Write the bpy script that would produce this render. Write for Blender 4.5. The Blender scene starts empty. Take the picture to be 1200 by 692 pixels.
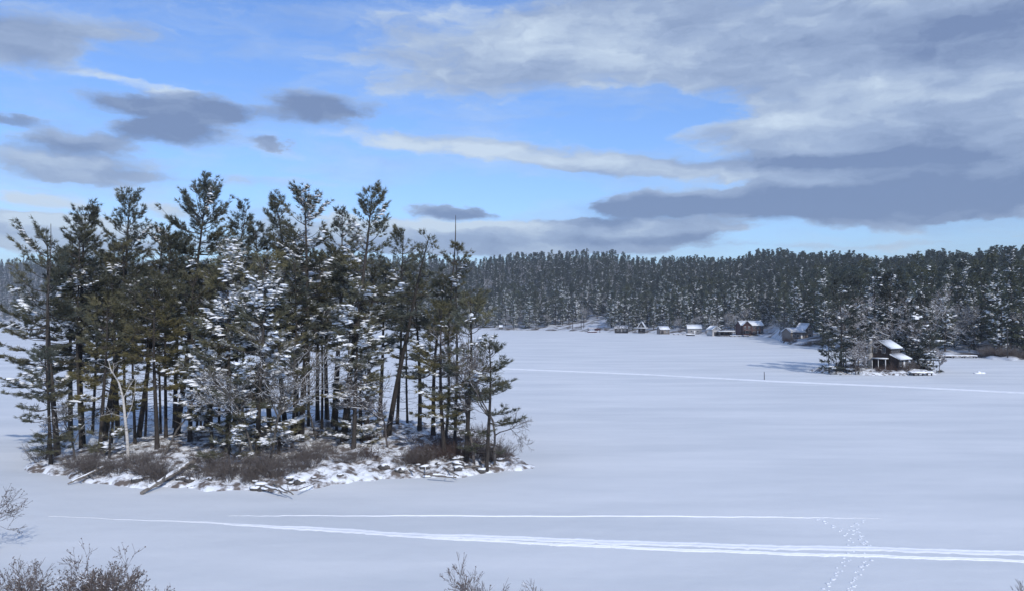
import bpy, math, random
import numpy as np
from math import radians as R_, sin, cos, pi
C = bpy.context.scene.collection
random.seed(7)
F = 942.0; HY = 367.0; CX = 600.0; CH = 11.0          # photo scale: focal length in photo pixels, horizon row, eye height (m)
def px2x(px, Y): return (px-CX)/F*Y
def zof(py, Y): return CH-(py-HY)/F*Y
def yof(py): return CH*F/(py-HY)

# ------------------------------------------------------------------ mesh helpers
class Acc:
    """collects vertices, triangles and quads with one colour per vertex"""
    def __init__(s): s.v=[]; s.t=[]; s.q=[]; s.c=[]; s.n=0
    def add(s, V, T=None, Q=None, col=(1,1,1)):
        V=np.asarray(V,float).reshape(-1,3)
        s.v.append(V)
        if T is not None and len(T): s.t.append(np.asarray(T,int).reshape(-1,3)+s.n)
        if Q is not None and len(Q): s.q.append(np.asarray(Q,int).reshape(-1,4)+s.n)
        c=np.asarray(col,float)
        if c.ndim==1: c=np.tile(c,(len(V),1))
        s.c.append(c); s.n+=len(V)
    def mesh(s, name, mat, smooth=False):
        me=bpy.data.meshes.new(name)
        V=np.concatenate(s.v) if s.v else np.zeros((0,3))
        T=np.concatenate(s.t) if s.t else np.zeros((0,3),int)
        Q=np.concatenate(s.q) if s.q else np.zeros((0,4),int)
        me.vertices.add(len(V)); me.vertices.foreach_set('co',V.astype(np.float32).ravel())
        loops=np.concatenate([T.ravel(),Q.ravel()])
        tot=np.concatenate([np.full(len(T),3),np.full(len(Q),4)])
        st=np.concatenate([[0],np.cumsum(tot)[:-1]]) if len(tot) else np.zeros(0)
        me.loops.add(len(loops)); me.loops.foreach_set('vertex_index',loops.astype(np.int32))
        me.polygons.add(len(tot)); me.polygons.foreach_set('loop_start',st.astype(np.int32))
        me.polygons.foreach_set('loop_total',tot.astype(np.int32))
        if s.c:
            cc=np.concatenate(s.c); a=me.color_attributes.new('col','FLOAT_COLOR','POINT')
            a.data.foreach_set('color',np.hstack([cc,np.ones((len(cc),1))]).astype(np.float32).ravel())
        me.update(calc_edges=True); me.validate()
        if smooth: me.polygons.foreach_set('use_smooth',[True]*len(me.polygons))
        me.materials.append(mat)
        return me
def obj(name, data, parent=None, loc=None):
    o=bpy.data.objects.new(name,data); C.objects.link(o)
    if parent is not None: o.parent=parent
    if loc is not None: o.location=loc
    return o
def tag(o, label=None, cat=None, group=None, kind=None):
    if label: o['label']=label
    if cat: o['category']=cat
    if group: o['group']=group
    if kind: o['kind']=kind
    return o
def empty(name, loc, rz=0, **k):
    o=obj(name,None,None,loc); o.rotation_euler=(0,0,rz); o.empty_display_size=.5
    return tag(o,**k)
def copy_tree(root):
    c=root.copy(); C.objects.link(c)
    for ch in list(root.children):
        d=ch.copy(); C.objects.link(d); d.parent=c
        for g in list(ch.children):
            e=g.copy(); C.objects.link(e); e.parent=d
    return c

def tube(acc, P, r, n=7, col=(1,1,1)):
    P=np.asarray(P,float); r=np.broadcast_to(np.asarray(r,float),(len(P),))
    d=np.gradient(P,axis=0); d/=np.linalg.norm(d,axis=1,keepdims=True)+1e-9
    ref=np.array([1,0,0.]) if abs(d[0][0])<.8 else np.array([0,1,0.])
    a=np.cross(d,ref); a/=np.linalg.norm(a,axis=1,keepdims=True); b=np.cross(d,a)
    th=np.arange(n)*2*pi/n
    V=P[:,None]+r[:,None,None]*(np.cos(th)[None,:,None]*a[:,None]+np.sin(th)[None,:,None]*b[:,None])
    V=V.reshape(-1,3); Q=[]
    for i in range(len(P)-1):
        for j in range(n):
            k=(j+1)%n; Q.append((i*n+j,i*n+k,(i+1)*n+k,(i+1)*n+j))
    acc.add(V,None,Q,col)
    k0=len(P)*n-n
    acc.add(np.vstack([V[k0:],P[-1]]),[(j,(j+1)%n,n) for j in range(n)],None,col)
    acc.add(np.vstack([V[:n],P[0]]),[((j+1)%n,j,n) for j in range(n)],None,col)
def sticks(acc, A, B, ra, rb, col, n=3):
    """many thin tapered prisms at once"""
    A=np.asarray(A,float).reshape(-1,3); B=np.asarray(B,float).reshape(-1,3); m=len(A)
    if not m: return
    ra=np.broadcast_to(ra,(m,)); rb=np.broadcast_to(rb,(m,))
    d=B-A; d/=np.linalg.norm(d,axis=1,keepdims=True)+1e-9
    ref=np.tile([0.13,.21,1.],(m,1)); ref[np.abs(d[:,2])>.9]=[1,0,.1]
    a=np.cross(d,ref); a/=np.linalg.norm(a,axis=1,keepdims=True)+1e-9; b=np.cross(d,a)
    th=np.arange(n)*2*pi/n; o=np.cos(th)[None,:,None]*a[:,None]+np.sin(th)[None,:,None]*b[:,None]
    V=np.concatenate([A[:,None]+o*ra[:,None,None],B[:,None]+o*rb[:,None,None]],1).reshape(-1,3)
    base=np.arange(m)*2*n; Q=[]
    for j in range(n):
        k=(j+1)%n; Q.append(np.stack([base+j,base+k,base+n+k,base+n+j],1))
    c=np.asarray(col,float)
    if c.ndim==2: c=np.repeat(c,2*n,axis=0)
    acc.add(V,None,np.concatenate(Q),c)
def blades(acc, rng, P, D, m, ln, w, cols, spread=.55, up=.25, flat=1.):
    """needle blades: m thin triangles round every tuft position"""
    n=len(P)
    if not n: return
    Pk=np.repeat(P,m,0); Dk=np.repeat(D,m,0); ck=np.repeat(cols,m,0)
    k=len(Pk)
    fl=np.repeat(np.broadcast_to(flat,(n,)),m); nz=rng.normal(0,spread,(k,3)); nz[:,2]*=fl; d=Dk+nz; d[:,2]+=up; d/=np.linalg.norm(d,axis=1,keepdims=True)
    L=ln*rng.uniform(.6,1.25,k)[:,None]
    s=np.cross(d,rng.normal(0,1,(k,3))); s/=np.linalg.norm(s,axis=1,keepdims=True)+1e-9
    Pk=Pk+rng.normal(0,ln*.12,(k,3)); s*=(w*rng.uniform(.7,1.3,k)[:,None])/2
    V=np.stack([Pk-s,Pk+s,Pk+d*L],1).reshape(-1,3)
    ck=ck*rng.uniform(.75,1.3,k)[:,None]
    acc.add(V,np.arange(3*k).reshape(-1,3),None,np.repeat(ck,3,0))
DR=np.array([[cos(a)*r,sin(a)*r,z] for r,z in ((1,0),(.72,.62)) for a in np.arange(6)*pi/3]+[[0,0,.85],[0,0,-.25]])
DT=[(6+j,6+(j+1)%6,12) for j in range(6)]+[((j+1)%6,j,13) for j in range(6)]
DQ=[(j,(j+1)%6,6+(j+1)%6,6+j) for j in range(6)]
def lumps(acc, rng, P, rx, ry, rz, ang, tilt=0.25, col=(1,1,1)):
    """low irregular domes of snow (or small stones)"""
    P=np.asarray(P,float).reshape(-1,3); n=len(P)
    if not n: return
    rx,ry,rz,ang=[np.broadcast_to(np.asarray(q,float),(n,)) for q in (rx,ry,rz,ang)]
    V=np.tile(DR[None],(n,1,1))*rng.uniform(.7,1.3,(n,14,1))
    x=V[:,:,0]*rx[:,None]; y=V[:,:,1]*ry[:,None]; z=V[:,:,2]*rz[:,None]
    z=z+x*rng.normal(0,tilt,(n,1))+y*rng.normal(0,tilt,(n,1))
    ca=np.cos(ang)[:,None]; sa=np.sin(ang)[:,None]
    V=np.stack([x*ca-y*sa,x*sa+y*ca,z],2)+P[:,None]
    b=(np.arange(n)*14)[:,None,None]
    acc.add(V.reshape(-1,3),(np.array(DT)[None]+b).reshape(-1,3),(np.array(DQ)[None]+b).reshape(-1,4),col)
def box(acc, x0,x1,y0,y1,z0,z1,col=(1,1,1)):
    V=[(x,y,z) for z in (z0,z1) for y in (y0,y1) for x in (x0,x1)]
    acc.add(V,None,[(0,2,3,1),(4,5,7,6),(0,1,5,4),(2,6,7,3),(0,4,6,2),(1,3,7,5)],col)
def prism(acc, poly, axis_a, axis_b, depth_axis, d0, d1, col=(1,1,1)):
    """extrude a convex polygon given in 2 axes along the third"""
    n=len(poly); V=[]
    for d in (d0,d1):
        for p in poly:
            v=[0,0,0]; v[axis_a]=p[0]; v[axis_b]=p[1]; v[depth_axis]=d; V.append(v)
    V.append(list(np.mean(V[:n],0))); V.append(list(np.mean(V[n:2*n],0)))
    T=[(i,(i+1)%n,2*n) for i in range(n)]+[(n+(i+1)%n,n+i,2*n+1) for i in range(n)]
    acc.add(V,T,[(i,(i+1)%n,n+(i+1)%n,n+i) for i in range(n)],col)

# ------------------------------------------------------------------ materials
def mat(name, base=(.5,.5,.5), rough=.8, noise=None, attr=False, bump=None, rand=0, trans=0, spec=.3):
    m=bpy.data.materials.new(name); m.use_nodes=True; nt=m.node_tree; N=nt.nodes; L=nt.links
    b=N['Principled BSDF']; b.inputs['Roughness'].default_value=rough
    b.inputs['Specular IOR Level'].default_value=spec
    col=None
    if attr:
        a=N.new('ShaderNodeAttribute'); a.attribute_name='col'; col=a.outputs['Color']
        mm=N.new('ShaderNodeMix'); mm.data_type='RGBA'; mm.blend_type='MULTIPLY'; mm.inputs[0].default_value=1
        L.new(col,mm.inputs[6]); mm.inputs[7].default_value=(*base,1); col=mm.outputs[2]
    if noise:                                   # (scale, second colour, lo, hi[, stretch])
        tc=N.new('ShaderNodeTexCoord'); mp=N.new('ShaderNodeMapping'); L.new(tc.outputs['Object'],mp.inputs[0])
        if len(noise)>4: mp.inputs['Scale'].default_value=noise[4]
        no=N.new('ShaderNodeTexNoise'); no.inputs['Scale'].default_value=noise[0]; no.inputs['Detail'].default_value=7
        no.inputs['Roughness'].default_value=.62
        L.new(mp.outputs[0],no.inputs['Vector'])
        mr=N.new('ShaderNodeMapRange'); mr.inputs[1].default_value=noise[2]; mr.inputs[2].default_value=noise[3]
        L.new(no.outputs[0],mr.inputs[0])
        mx=N.new('ShaderNodeMix'); mx.data_type='RGBA'; L.new(mr.outputs[0],mx.inputs[0])
        if col: L.new(col,mx.inputs[6])
        else: mx.inputs[6].default_value=(*base,1)
        mx.inputs[7].default_value=(*noise[1],1); col=mx.outputs[2]
    if rand:
        oi=N.new('ShaderNodeObjectInfo'); mr=N.new('ShaderNodeMapRange'); mr.inputs[3].default_value=1-rand; mr.inputs[4].default_value=1+rand
        L.new(oi.outputs['Random'],mr.inputs[0])
        vm=N.new('ShaderNodeVectorMath'); vm.operation='SCALE'; L.new(col,vm.inputs[0]); L.new(mr.outputs[0],vm.inputs['Scale']); col=vm.outputs[0]
    if col: L.new(col,b.inputs['Base Color'])
    else: b.inputs['Base Color'].default_value=(*base,1)
    if bump:
        tc=N.new('ShaderNodeTexCoord'); no=N.new('ShaderNodeTexNoise'); no.inputs['Scale'].default_value=bump[0]; no.inputs['Detail'].default_value=6
        L.new(tc.outputs['Object'],no.inputs['Vector']); bp=N.new('ShaderNodeBump'); bp.inputs['Strength'].default_value=bump[1]; bp.inputs['Distance'].default_value=bump[2]
        L.new(no.outputs[0],bp.inputs['Height']); L.new(bp.outputs[0],b.inputs['Normal'])
    if trans:
        tr=N.new('ShaderNodeBsdfTranslucent'); ms=N.new('ShaderNodeMixShader'); ms.inputs[0].default_value=trans
        if col: L.new(col,tr.inputs[0])
        L.new(b.outputs[0],ms.inputs[1]); L.new(tr.outputs[0],ms.inputs[2]); L.new(ms.outputs[0],N['Material Output'].inputs[0])
    return m
M={}
M['needle']=mat('pine_needles',(1,1,1),.65,attr=True,rand=.22,trans=.12)
M['bark']=mat('pine_bark',(1,1,1),.95,attr=True,noise=(6,(.025,.022,.020),.45,.75,(1,1,.25)),bump=(9,.6,.05))
M['twig']=mat('twigs',(1,1,1),.9,attr=True)
M['birch']=mat('birch_bark',(.50,.47,.43),.8,noise=(5,(.10,.09,.085),.55,.68,(.5,.5,3)))
M['snow']=mat('fresh_snow',(.90,.92,.95),.7,bump=(7,.35,.05),spec=.2)
M['roofsnow']=mat('roof_snow',(.80,.83,.87),.7,noise=(.7,(.55,.57,.60),.5,.8),bump=(2.,.4,.1),spec=.2)
M['thinsnow']=mat('thin_roof_snow',(.55,.57,.60),.8,noise=(1.1,(.10,.10,.11),.42,.55),bump=(2.,.4,.1))
M['lake']=mat('lake_snow',(.61,.64,.665),.75,noise=(.06,(.735,.755,.77),.36,.64,(.6,2.2,1)),bump=(.8,.4,.09),spec=.25)
M['track']=mat('packed_track_snow',(.88,.91,.95),.55,bump=(5,.5,.05),noise=(1.3,(.80,.84,.91),.4,.65))
M['ribbon']=mat('ski_track_snow',(1,1,1),.6,attr=True,bump=(5,.5,.05))
M['island']=mat('island_ground',(.84,.87,.91),.85,noise=(1.3,(.15,.125,.11),.44,.58),bump=(2.2,.6,.15))
M['shelf']=M['snow']
M['hill']=mat('hill_ground',(.60,.63,.68),.9,noise=(.14,(.10,.085,.075),.46,.60),bump=(.6,.5,.4))
M['rock']=mat('shore_rock',(.06,.056,.053),.9,noise=(4,(.13,.122,.115),.4,.7),bump=(6,.7,.08))
M['barkw']=mat('dead_bark',(.11,.10,.09),.95,noise=(6,(.05,.045,.04),.45,.75))
M['log']=mat('weathered_log',(.24,.215,.19),.9,noise=(7,(.09,.08,.07),.45,.7,(1,1,.3)),bump=(12,.5,.03))
def paint(n,c,r=.8): return mat(n,c,r,noise=(3.5,tuple(q*.72 for q in c),.42,.72),bump=(14,.25,.01))
M['brown']=paint('dark_brown_boards',(.042,.030,.026)); M['redbrown']=paint('red_brown_boards',(.095,.047,.046))
M['grey']=paint('grey_boards',(.27,.27,.28)); M['pale']=paint('pale_boards',(.50,.50,.51)); M['tan']=paint('tan_boards',(.24,.21,.19))
M['dark']=paint('dark_boards',(.05,.046,.047)); M['darkred']=paint('dark_red_canvas',(.10,.025,.03)); M['shingle']=paint('grey_shingles',(.09,.09,.10))
M['white']=paint('white_paint',(.70,.71,.72),.6); M['stone']=mat('chimney_stone',(.40,.38,.35),.9,noise=(2.6,(.20,.185,.17),.45,.6),bump=(4,.8,.06))
M['glass']=mat('window_glass',(.03,.035,.045),.08,spec=.6); M['wood']=paint('dock_wood',(.16,.14,.125))
M['trackhole']=M['track']

# ------------------------------------------------------------------ tree makers
OL=np.array([.195,.165,.068]); DG=np.array([.092,.092,.058]); BG=np.array([.092,.104,.086]); GR=np.array([.10,.095,.085])
BK=np.array([.050,.043,.038])
def patch(P, ph, k=1.0):
    return (np.sin(1.3*k*P[:,0]+ph[0])+np.sin(1.1*k*P[:,1]+ph[1])+np.sin(1.7*k*P[:,2]+ph[2])+np.sin(2.9*k*P[:,0]+1.7*P[:,2]+ph[3])*.8)/2
def pine(seed, H, Rr, cb=.35, lean=(0,0), olive=.3, snow=.5, dens=1., lod=0, shape='pine', asym=(0,0), r0=None, dead=10, sparse=0, grey=0.):
    """returns meshes (trunk, limbs, foliage, snow) of a conifer with its base at the origin"""
    rng=np.random.default_rng(seed); tr,li,fo,sn=Acc(),Acc(),Acc(),Acc()
    H=H*.965; tt=np.linspace(0,1,16 if lod==0 else 6); r0=r0 or .011*H+.03
    bend=rng.normal(0,.012*H,2); w=rng.uniform(0,6,2)
    px=lean[0]*tt+bend[0]*np.sin(tt*pi)+.006*H*np.sin(tt*7+w[0])*tt; py=lean[1]*tt+bend[1]*np.sin(tt*pi)+.006*H*np.sin(tt*6+w[1])*tt
    P=np.stack([px,py,tt*H],1); P[0,2]=-.3
    rad=r0*(1-tt)**.85+.02; rad[0]*=1.25
    tube(tr,P,rad,8 if lod==0 else 4,BK*rng.uniform(.8,1.25))
    at=lambda t: np.array([np.interp(t,tt,P[:,k]) for k in range(3)])
    # whorls
    nw=int(H*(1-cb)/(.67 if lod==0 else .8)); O=[];D=[];Ls=[];FL=[];ph=rng.uniform(0,6,4); SA=[];SB=[];SR=[]; SP=[];SANG=[];SL=[]
    for i in range(nw):
        s0=(i+rng.uniform(-.3,.3))/nw; s0=min(max(s0,0),.985)
        if shape=='pine': prof=min(1,.55+2.3*s0)*(1-s0)**.62+.05
        elif shape=='flat': prof=min(1,.35+1.6*s0)*(1-s0)**.40+.05
        else: prof=(1-s0)**.95+.04
        nb=rng.integers(4,7)+(1 if s0>.45 else 0) if lod==0 else rng.integers(3,6)
        wf=rng.uniform(.62,1.12)
        for b in range(nb):
            if rng.random()<sparse: continue
            s=min(max(s0+rng.normal(0,.012),0),.99)
            t=cb+(1-cb)*s; az=rng.uniform(0,2*pi)
            L=Rr*prof*wf*rng.uniform(.5,1.15)*(1+asym[1]*cos(az-asym[0]))+.3
            if L<.25: continue
            if shape=='spruce': e0=R_(-18+50*s**2+rng.normal(0,7)); curl=.22
            else: e0=R_(-7+66*s**2.1+rng.normal(0,6)); curl=.10+.16*s
            base=at(t); hx,hy=cos(az),sin(az)
            sway=rng.normal(0,.12)
            rr=np.linspace(0,1,6 if lod==0 else 3)
            side=np.array([-hy,hx,0]); hd=np.array([hx,hy,0])
            Bp=base+np.outer(rr*L*cos(e0),hd)+np.outer(sway*L*rr**2,side)
            Bp[:,2]+=L*(sin(e0)*rr-.10*np.sin(rr*pi)+curl*rr**2.6)
            br=.010*L+.012 if lod==0 else .03
            SA.append(Bp[:-1]);SB.append(Bp[1:]);SR.append(np.stack([br*(1-rr[:-1])**.8+.006,br*(1-rr[1:])**.8+.005],1))
            nbl=max(3,int(L*(5.6 if lod==0 else 3.0)*dens))
            if s>.8: nbl+=4
            r_=rng.uniform(.22,1,nbl)**.75
            bp=np.stack([np.interp(r_,rr,Bp[:,k]) for k in range(3)],1)
            ang=np.where(rng.random(nbl)<.5,1,-1)*rng.uniform(.35,1.15,nbl); ang[0]=0; bp[0]=Bp[-2]*.3+Bp[-1]*.7
            ca,sa=np.cos(ang),np.sin(ang)
            d=np.stack([hx*ca-hy*sa,hx*sa+hy*ca,np.full(nbl,.03+.80*s**1.6)+rng.normal(0,.07+.08*s,nbl)],1); d/=np.linalg.norm(d,axis=1,keepdims=True)
            ll=np.clip(.24*L*(1.15-r_)+.28,.25,1.2)*rng.uniform(.7,1.2,nbl)
            O.append(bp);D.append(d);Ls.append(ll);FL.append(np.full(nbl,.38+.6*s**1.5))
            # snow weighing down whole boughs: overlapping soft pads along the limb and its side shoots
            tip=Bp[-1][None]; load=patch(tip,ph,.7)[0]+rng.normal(0,.45)-.8*s**2
            if load>1.05-1.0*snow:
                ns=max(2,int(L*(5.0 if lod==0 else 1.6)*min(1.3,.5+snow*.5))); q=rng.uniform(.3,1.0,ns)
                SP.append(np.stack([np.interp(q,rr,Bp[:,k]) for k in range(3)],1)+rng.normal(0,.05,(ns,3))); SANG.append(np.full(ns,az)+rng.normal(0,.25,ns)); SL.append(rng.uniform(.10,.26,ns)*(.7+.35*L/3))
                m_=rng.random(nbl)<.55
                if m_.any(): SP.append((bp+d*(ll*rng.uniform(.3,.9,nbl))[:,None])[m_]); SANG.append(np.arctan2(d[m_,1],d[m_,0])); SL.append(rng.uniform(.08,.22,m_.sum()))
    SA=np.concatenate(SA);SB=np.concatenate(SB);SR=np.concatenate(SR)
    sticks(li,SA,SB,SR[:,0],SR[:,1],BK*(1.5 if lod==0 else 1))
    O=np.concatenate(O);D=np.concatenate(D);Ls=np.concatenate(Ls)
    if lod==0: sticks(li,O,O+D*Ls[:,None]*.9,.011,.004,BK*1.7)
    step=.24 if lod==0 else .5
    nt=np.maximum(1,(Ls/step).astype(int)); idx=np.repeat(np.arange(len(O)),nt)
    f=np.concatenate([ (np.arange(k)+1)/k for k in nt]); f=f*rng.uniform(.85,1.05,len(f))
    T=O[idx]+D[idx]*(Ls[idx]*f)[:,None]; T[:,2]+=.12*Ls[idx]*f**2
    TD=D[idx]; FT=np.concatenate(FL)[idx]
    ph2=rng.uniform(0,6,4)
    g=np.clip(.5+.5*patch(T,ph2,.8)+rng.normal(0,.25,len(T)),0,1)[:,None]
    hz=np.clip(T[:,2]/H,0,1)[:,None]
    base=DG*(1-g)+BG*g; ol=np.clip(olive*(1.5-1.2*hz)+.30*(patch(T,ph,.6)[:,None]),0,1)
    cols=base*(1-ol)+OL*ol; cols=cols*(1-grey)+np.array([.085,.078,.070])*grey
    fr=np.clip((patch(T,ph)+.9)*.5,0,1)*min(1,.25+snow*.5)*rng.uniform(0,1,len(T)); fr=(fr>.33)[:,None]*rng.uniform(.15,.6,(len(T),1)); cols=cols*(1-fr)+np.array([.55,.57,.60])*fr
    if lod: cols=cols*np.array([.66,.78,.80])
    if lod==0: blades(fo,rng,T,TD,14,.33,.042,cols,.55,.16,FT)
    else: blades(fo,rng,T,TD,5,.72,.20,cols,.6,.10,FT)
    # snow clumps on the foliage, in patches
    pf=patch(T,ph)+rng.normal(0,.28,len(T))-.9*hz[:,0]**2
    thr=np.quantile(pf,1-np.clip((.34 if lod==0 else .36)*snow,0,.95)); k=pf>thr
    k&=rng.random(len(T))<(.13 if lod==0 else .35)
    Pk=T[k]; n=len(Pk)
    if n:
        big=np.where(rng.random(n)<.10*min(1.5,snow*1.6),rng.uniform(1.5,2.6,n),1)
        if lod==0: a=rng.uniform(.05,.12,n)*np.sqrt(big); lumps(sn,rng,Pk+[0,0,.07],a*1.5,a,a*.55,np.arctan2(TD[k][:,1],TD[k][:,0]),.3)
        else: a=rng.uniform(.16,.42,n)*np.sqrt(big); lumps(sn,rng,Pk+[0,0,.10],a*1.45,a,a*.45,np.arctan2(TD[k][:,1],TD[k][:,0]),.3)
    if SP:
        SP=np.concatenate(SP);SANG=np.concatenate(SANG);SL=np.concatenate(SL)
        q=1 if lod==0 else 2.0
        lumps(sn,rng,SP+[0,0,.05*q],SL*1.65*q,SL*1.0*q,SL*.5*q,SANG,.15)
    # dead twigs on the bare lower trunk
    if dead:
        for i in range(dead):
            t=rng.uniform(.08,cb+.08); b=at(t); az=rng.uniform(0,2*pi); L=rng.uniform(.4,2.2)
            d=np.array([cos(az),sin(az),rng.uniform(-.25,.25)]); e=b+d*L; m_=b+d*L*.55+[0,0,-.05*L]
            A=[b,m_];B=[m_,e]; RA=[.022,.014]; RB=[.014,.005]
            for j in range(int(L*3)):
                u=rng.uniform(.3,.95); p=b+d*L*u; v=d*.4+rng.normal(0,.6,3); v/=np.linalg.norm(v)
                A.append(p);B.append(p+v*rng.uniform(.15,.5));RA.append(.009);RB.append(.003)
            sticks(li,A,B,RA,RB,BK*1.5)
    ms=[tr.mesh('trunk',M['bark'],True),li.mesh('branches',M['bark']),fo.mesh('crown',M['needle'])]
    ms.append(sn.mesh('snow_cover',M['snow'],True) if sn.n else None)
    return ms
def plant(name, ms, loc, label, cat, group=None, rz=0, scale=1, names=('trunk','branches','crown','snow_cover')):
    e=empty(name,loc,rz,label=label,cat=cat,group=group); e.scale=(scale,)*3 if not isinstance(scale,tuple) else scale
    for m,nm in zip(ms,names):
        if m is not None:
            q=obj(nm,m,e)
            if nm=='snow_cover': q['kind']='stuff'
    return e
def bare(seed, H, spread=.5, depth=5, r0=.1, col=(.10,.085,.075), snow=.3, lean=(0,0), stems=1, up=.35, leaf=0, twig=.004, first=.34, forks=(2,4), leafcol=(.085,.070,.060), ls=.035):
    rng=np.random.default_rng(seed); A=[];B=[];RA=[];RB=[];LV=[]
    def grow(p,d,L,r,lv):
        k=3 if lv<2 else 2; q=p; dd=d
        for i in range(k):
            nd=dd+rng.normal(0,.13,3)+np.array([0,0,up*.12]); nd/=np.linalg.norm(nd); e=q+nd*L/k
            ra=r*(1-.32*i/k); rb=r*(1-.32*(i+1)/k)
            A.append(q);B.append(e);RA.append(ra);RB.append(rb);LV.append(lv)
            if lv<depth and (i>0 or lv>0) and rng.random()<.75:
                s=nd+rng.normal(0,spread,3); s/=np.linalg.norm(s); grow(e,s,L*rng.uniform(.4,.7),rb*.55,lv+1)
            q=e;dd=nd
        if lv<depth:
            for j in range(rng.integers(*forks)):
                s=dd+rng.normal(0,spread,3)+np.array([0,0,up*.3]); s/=np.linalg.norm(s); grow(q,s,L*rng.uniform(.5,.8),r*.6,lv+1)
    for s in range(stems):
        a=rng.uniform(0,2*pi); o=rng.uniform(0,.25)*(stems>1)*H*.2
        d=np.array([lean[0]/H,lean[1]/H,1.])+(np.array([cos(a),sin(a),0])*rng.uniform(.1,.9) if stems>1 else 0); d/=np.linalg.norm(d)
        grow(np.array([cos(a)*o,sin(a)*o,-.1]),d,H*first*rng.uniform(.8,1.15),r0*(1 if stems==1 else rng.uniform(.6,1)),0)
    A=np.array(A);B=np.array(B);RA=np.maximum(RA,twig);RB=np.maximum(RB,twig*.7);LV=np.array(LV)
    zs=B[:,2].max(); sc=H/zs; A=A*sc;B=B*sc
    st,tw,sn,lf=Acc(),Acc(),Acc(),Acc(); k=LV<2; c=np.array(col)
    sticks(st,A[k],B[k],RA[k],RB[k],c,6); k=~k; sticks(tw,A[k],B[k],RA[k],RB[k],c*1.15)
    if snow:
        k=(rng.random(len(A))<snow)&(np.abs((B-A)[:,2])<.8*np.linalg.norm(B-A,axis=1))
        o=np.array([0,0,1])*(RA[k][:,None]*1.0+.004); q=np.clip(RA[k]*.9,.010,.07)
        sticks(sn,A[k]+o,B[k]+o,q,q*.8,(1,1,1))
    if leaf:
        e=B[LV>=depth-1]; e=e[rng.random(len(e))<leaf]
        if len(e): blades(lf,rng,e,np.tile([0,0,-.2],(len(e),1)),2,ls,ls*.8,np.tile(leafcol,(len(e),1)),1,0)
    out=[st.mesh('trunk',M['bark'] if stems==1 else M['twig'],True),tw.mesh('branches',M['twig']),lf.mesh('leaf',M['twig']) if lf.n else None,sn.mesh('snow_cover',M['snow']) if sn.n else None]
    return out
BN=('trunk','branches','dry_leaves','snow_cover'); SN=('stem','branches','dry_leaves','snow_cover')
def shrub(seed, H=1.2, W=1.4, n=40, col=(.12,.085,.08), snow=.15):
    """low dense twiggy bush"""
    rng=np.random.default_rng(seed); A=[];B=[];RA=[]
    for i in range(n):
        a=rng.uniform(0,2*pi); p=np.array([cos(a),sin(a),0])*rng.uniform(0,.35)*W; d=np.array([cos(a)*rng.uniform(.1,.9),sin(a)*rng.uniform(.1,.9),1]); d/=np.linalg.norm(d)
        L=H*rng.uniform(.5,1.1); q=p+[0,0,-.1]
        for k in range(4):
            d=d+rng.normal(0,.16,3); d/=np.linalg.norm(d); e=q+d*L/4; A.append(q);B.append(e);RA.append(.014-.003*k)
            for j in range(3):
                s=d+rng.normal(0,.6,3); s/=np.linalg.norm(s); f=e+s*L*rng.uniform(.12,.3); A.append(e);B.append(f);RA.append(.006)
                s2=s+rng.normal(0,.6,3); s2/=np.linalg.norm(s2); A.append(f);B.append(f+s2*L*.12);RA.append(.005)
            q=e
    A=np.array(A);B=np.array(B);RA=np.array(RA); c=np.array(col)*rng.uniform(.7,1.3,(len(A),1))
    acc,sn=Acc(),Acc(); sticks(acc,A,B,RA,RA*.6,c)
    if snow:
        k=rng.random(len(A))<snow; m=A[k]; a=rng.uniform(.03,.09,len(m)); lumps(sn,rng,m+[0,0,.02],a*1.4,a,a*.5,rng.uniform(0,6,len(m)))
    return [acc.mesh('stems',M['twig']),sn.mesh('snow_cover',M['snow'],True) if sn.n else None]

# ------------------------------------------------------------------ setting: lake, hills, island ground
def sheet(name, xs, ys, fz, m, kind='structure', smooth=True):
    X,Y=np.meshgrid(xs,ys); Z=fz(X,Y); a=Acc(); nx,ny=len(xs),len(ys)
    i=np.arange((nx-1)*(ny-1)); r,c=i//(nx-1),i%(nx-1); v=r*nx+c
    a.add(np.stack([X,Y,Z],-1).reshape(-1,3),None,np.stack([v,v+1,v+nx+1,v+nx],1))
    o=obj(name,a.mesh(name,m,smooth)); tag(o,kind=kind); return o
lk=sheet('lake',np.linspace(-2100,2100,43),np.linspace(-400,2100,26),lambda X,Y:0*X,M['lake'])
tag(lk,'frozen lake under flat bluish snow','lake')
# far shoreline given by photo column -> distance
SH=np.array([(-1400,1000),(-500,1100),(0,1120),(250,1000),(420,760),(560,548),(650,520),(700,480),(790,440),(850,405),(905,372),(918,300),(935,277),(960,262),(1000,228),(1090,209),(1140,199),(1200,190),(1300,178),(1500,165),(2400,120)])
RG=np.array([(-1400,1600,306),(0,1500,303),(250,1350,303),(560,1000,301),(640,960,299),(750,900,299),(860,820,301),(960,760,302),(1080,700,300),(1200,660,302),(1500,560,292),(2400,420,290)])
def shoreD(u): return np.interp(u*F+CX,SH[:,0],SH[:,1])
def hillz(X,Y):
    u=X/np.maximum(Y,1); p=u*F+CX; Ds=shoreD(u)+4*np.sin(u*90)+2*np.sin(u*230)
    Dr=np.interp(p,RG[:,0],RG[:,1]); ys=np.interp(p,RG[:,0],RG[:,2])
    zr=CH+(HY-ys)/F*Dr-19+3*np.sin(u*23)+2*np.sin(u*61+1); t=(Y-Ds)/(Dr-Ds)
    tc=np.clip(t,0,1); z=zr*(tc*.55+.45*tc*tc*(3-2*tc))+0.55*(1-np.exp(-np.clip(Y-Ds,0,60)/2.5))
    z=z+2.0*np.sin(X*.021+1)*np.sin(Y*.017)*np.clip(t*3,0,1)
    z=np.where(t>1,z-(Y-Dr)*.04,z)
    return np.where(Y<Ds,np.maximum(-.8,(Y-Ds)*.25),z)
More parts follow.
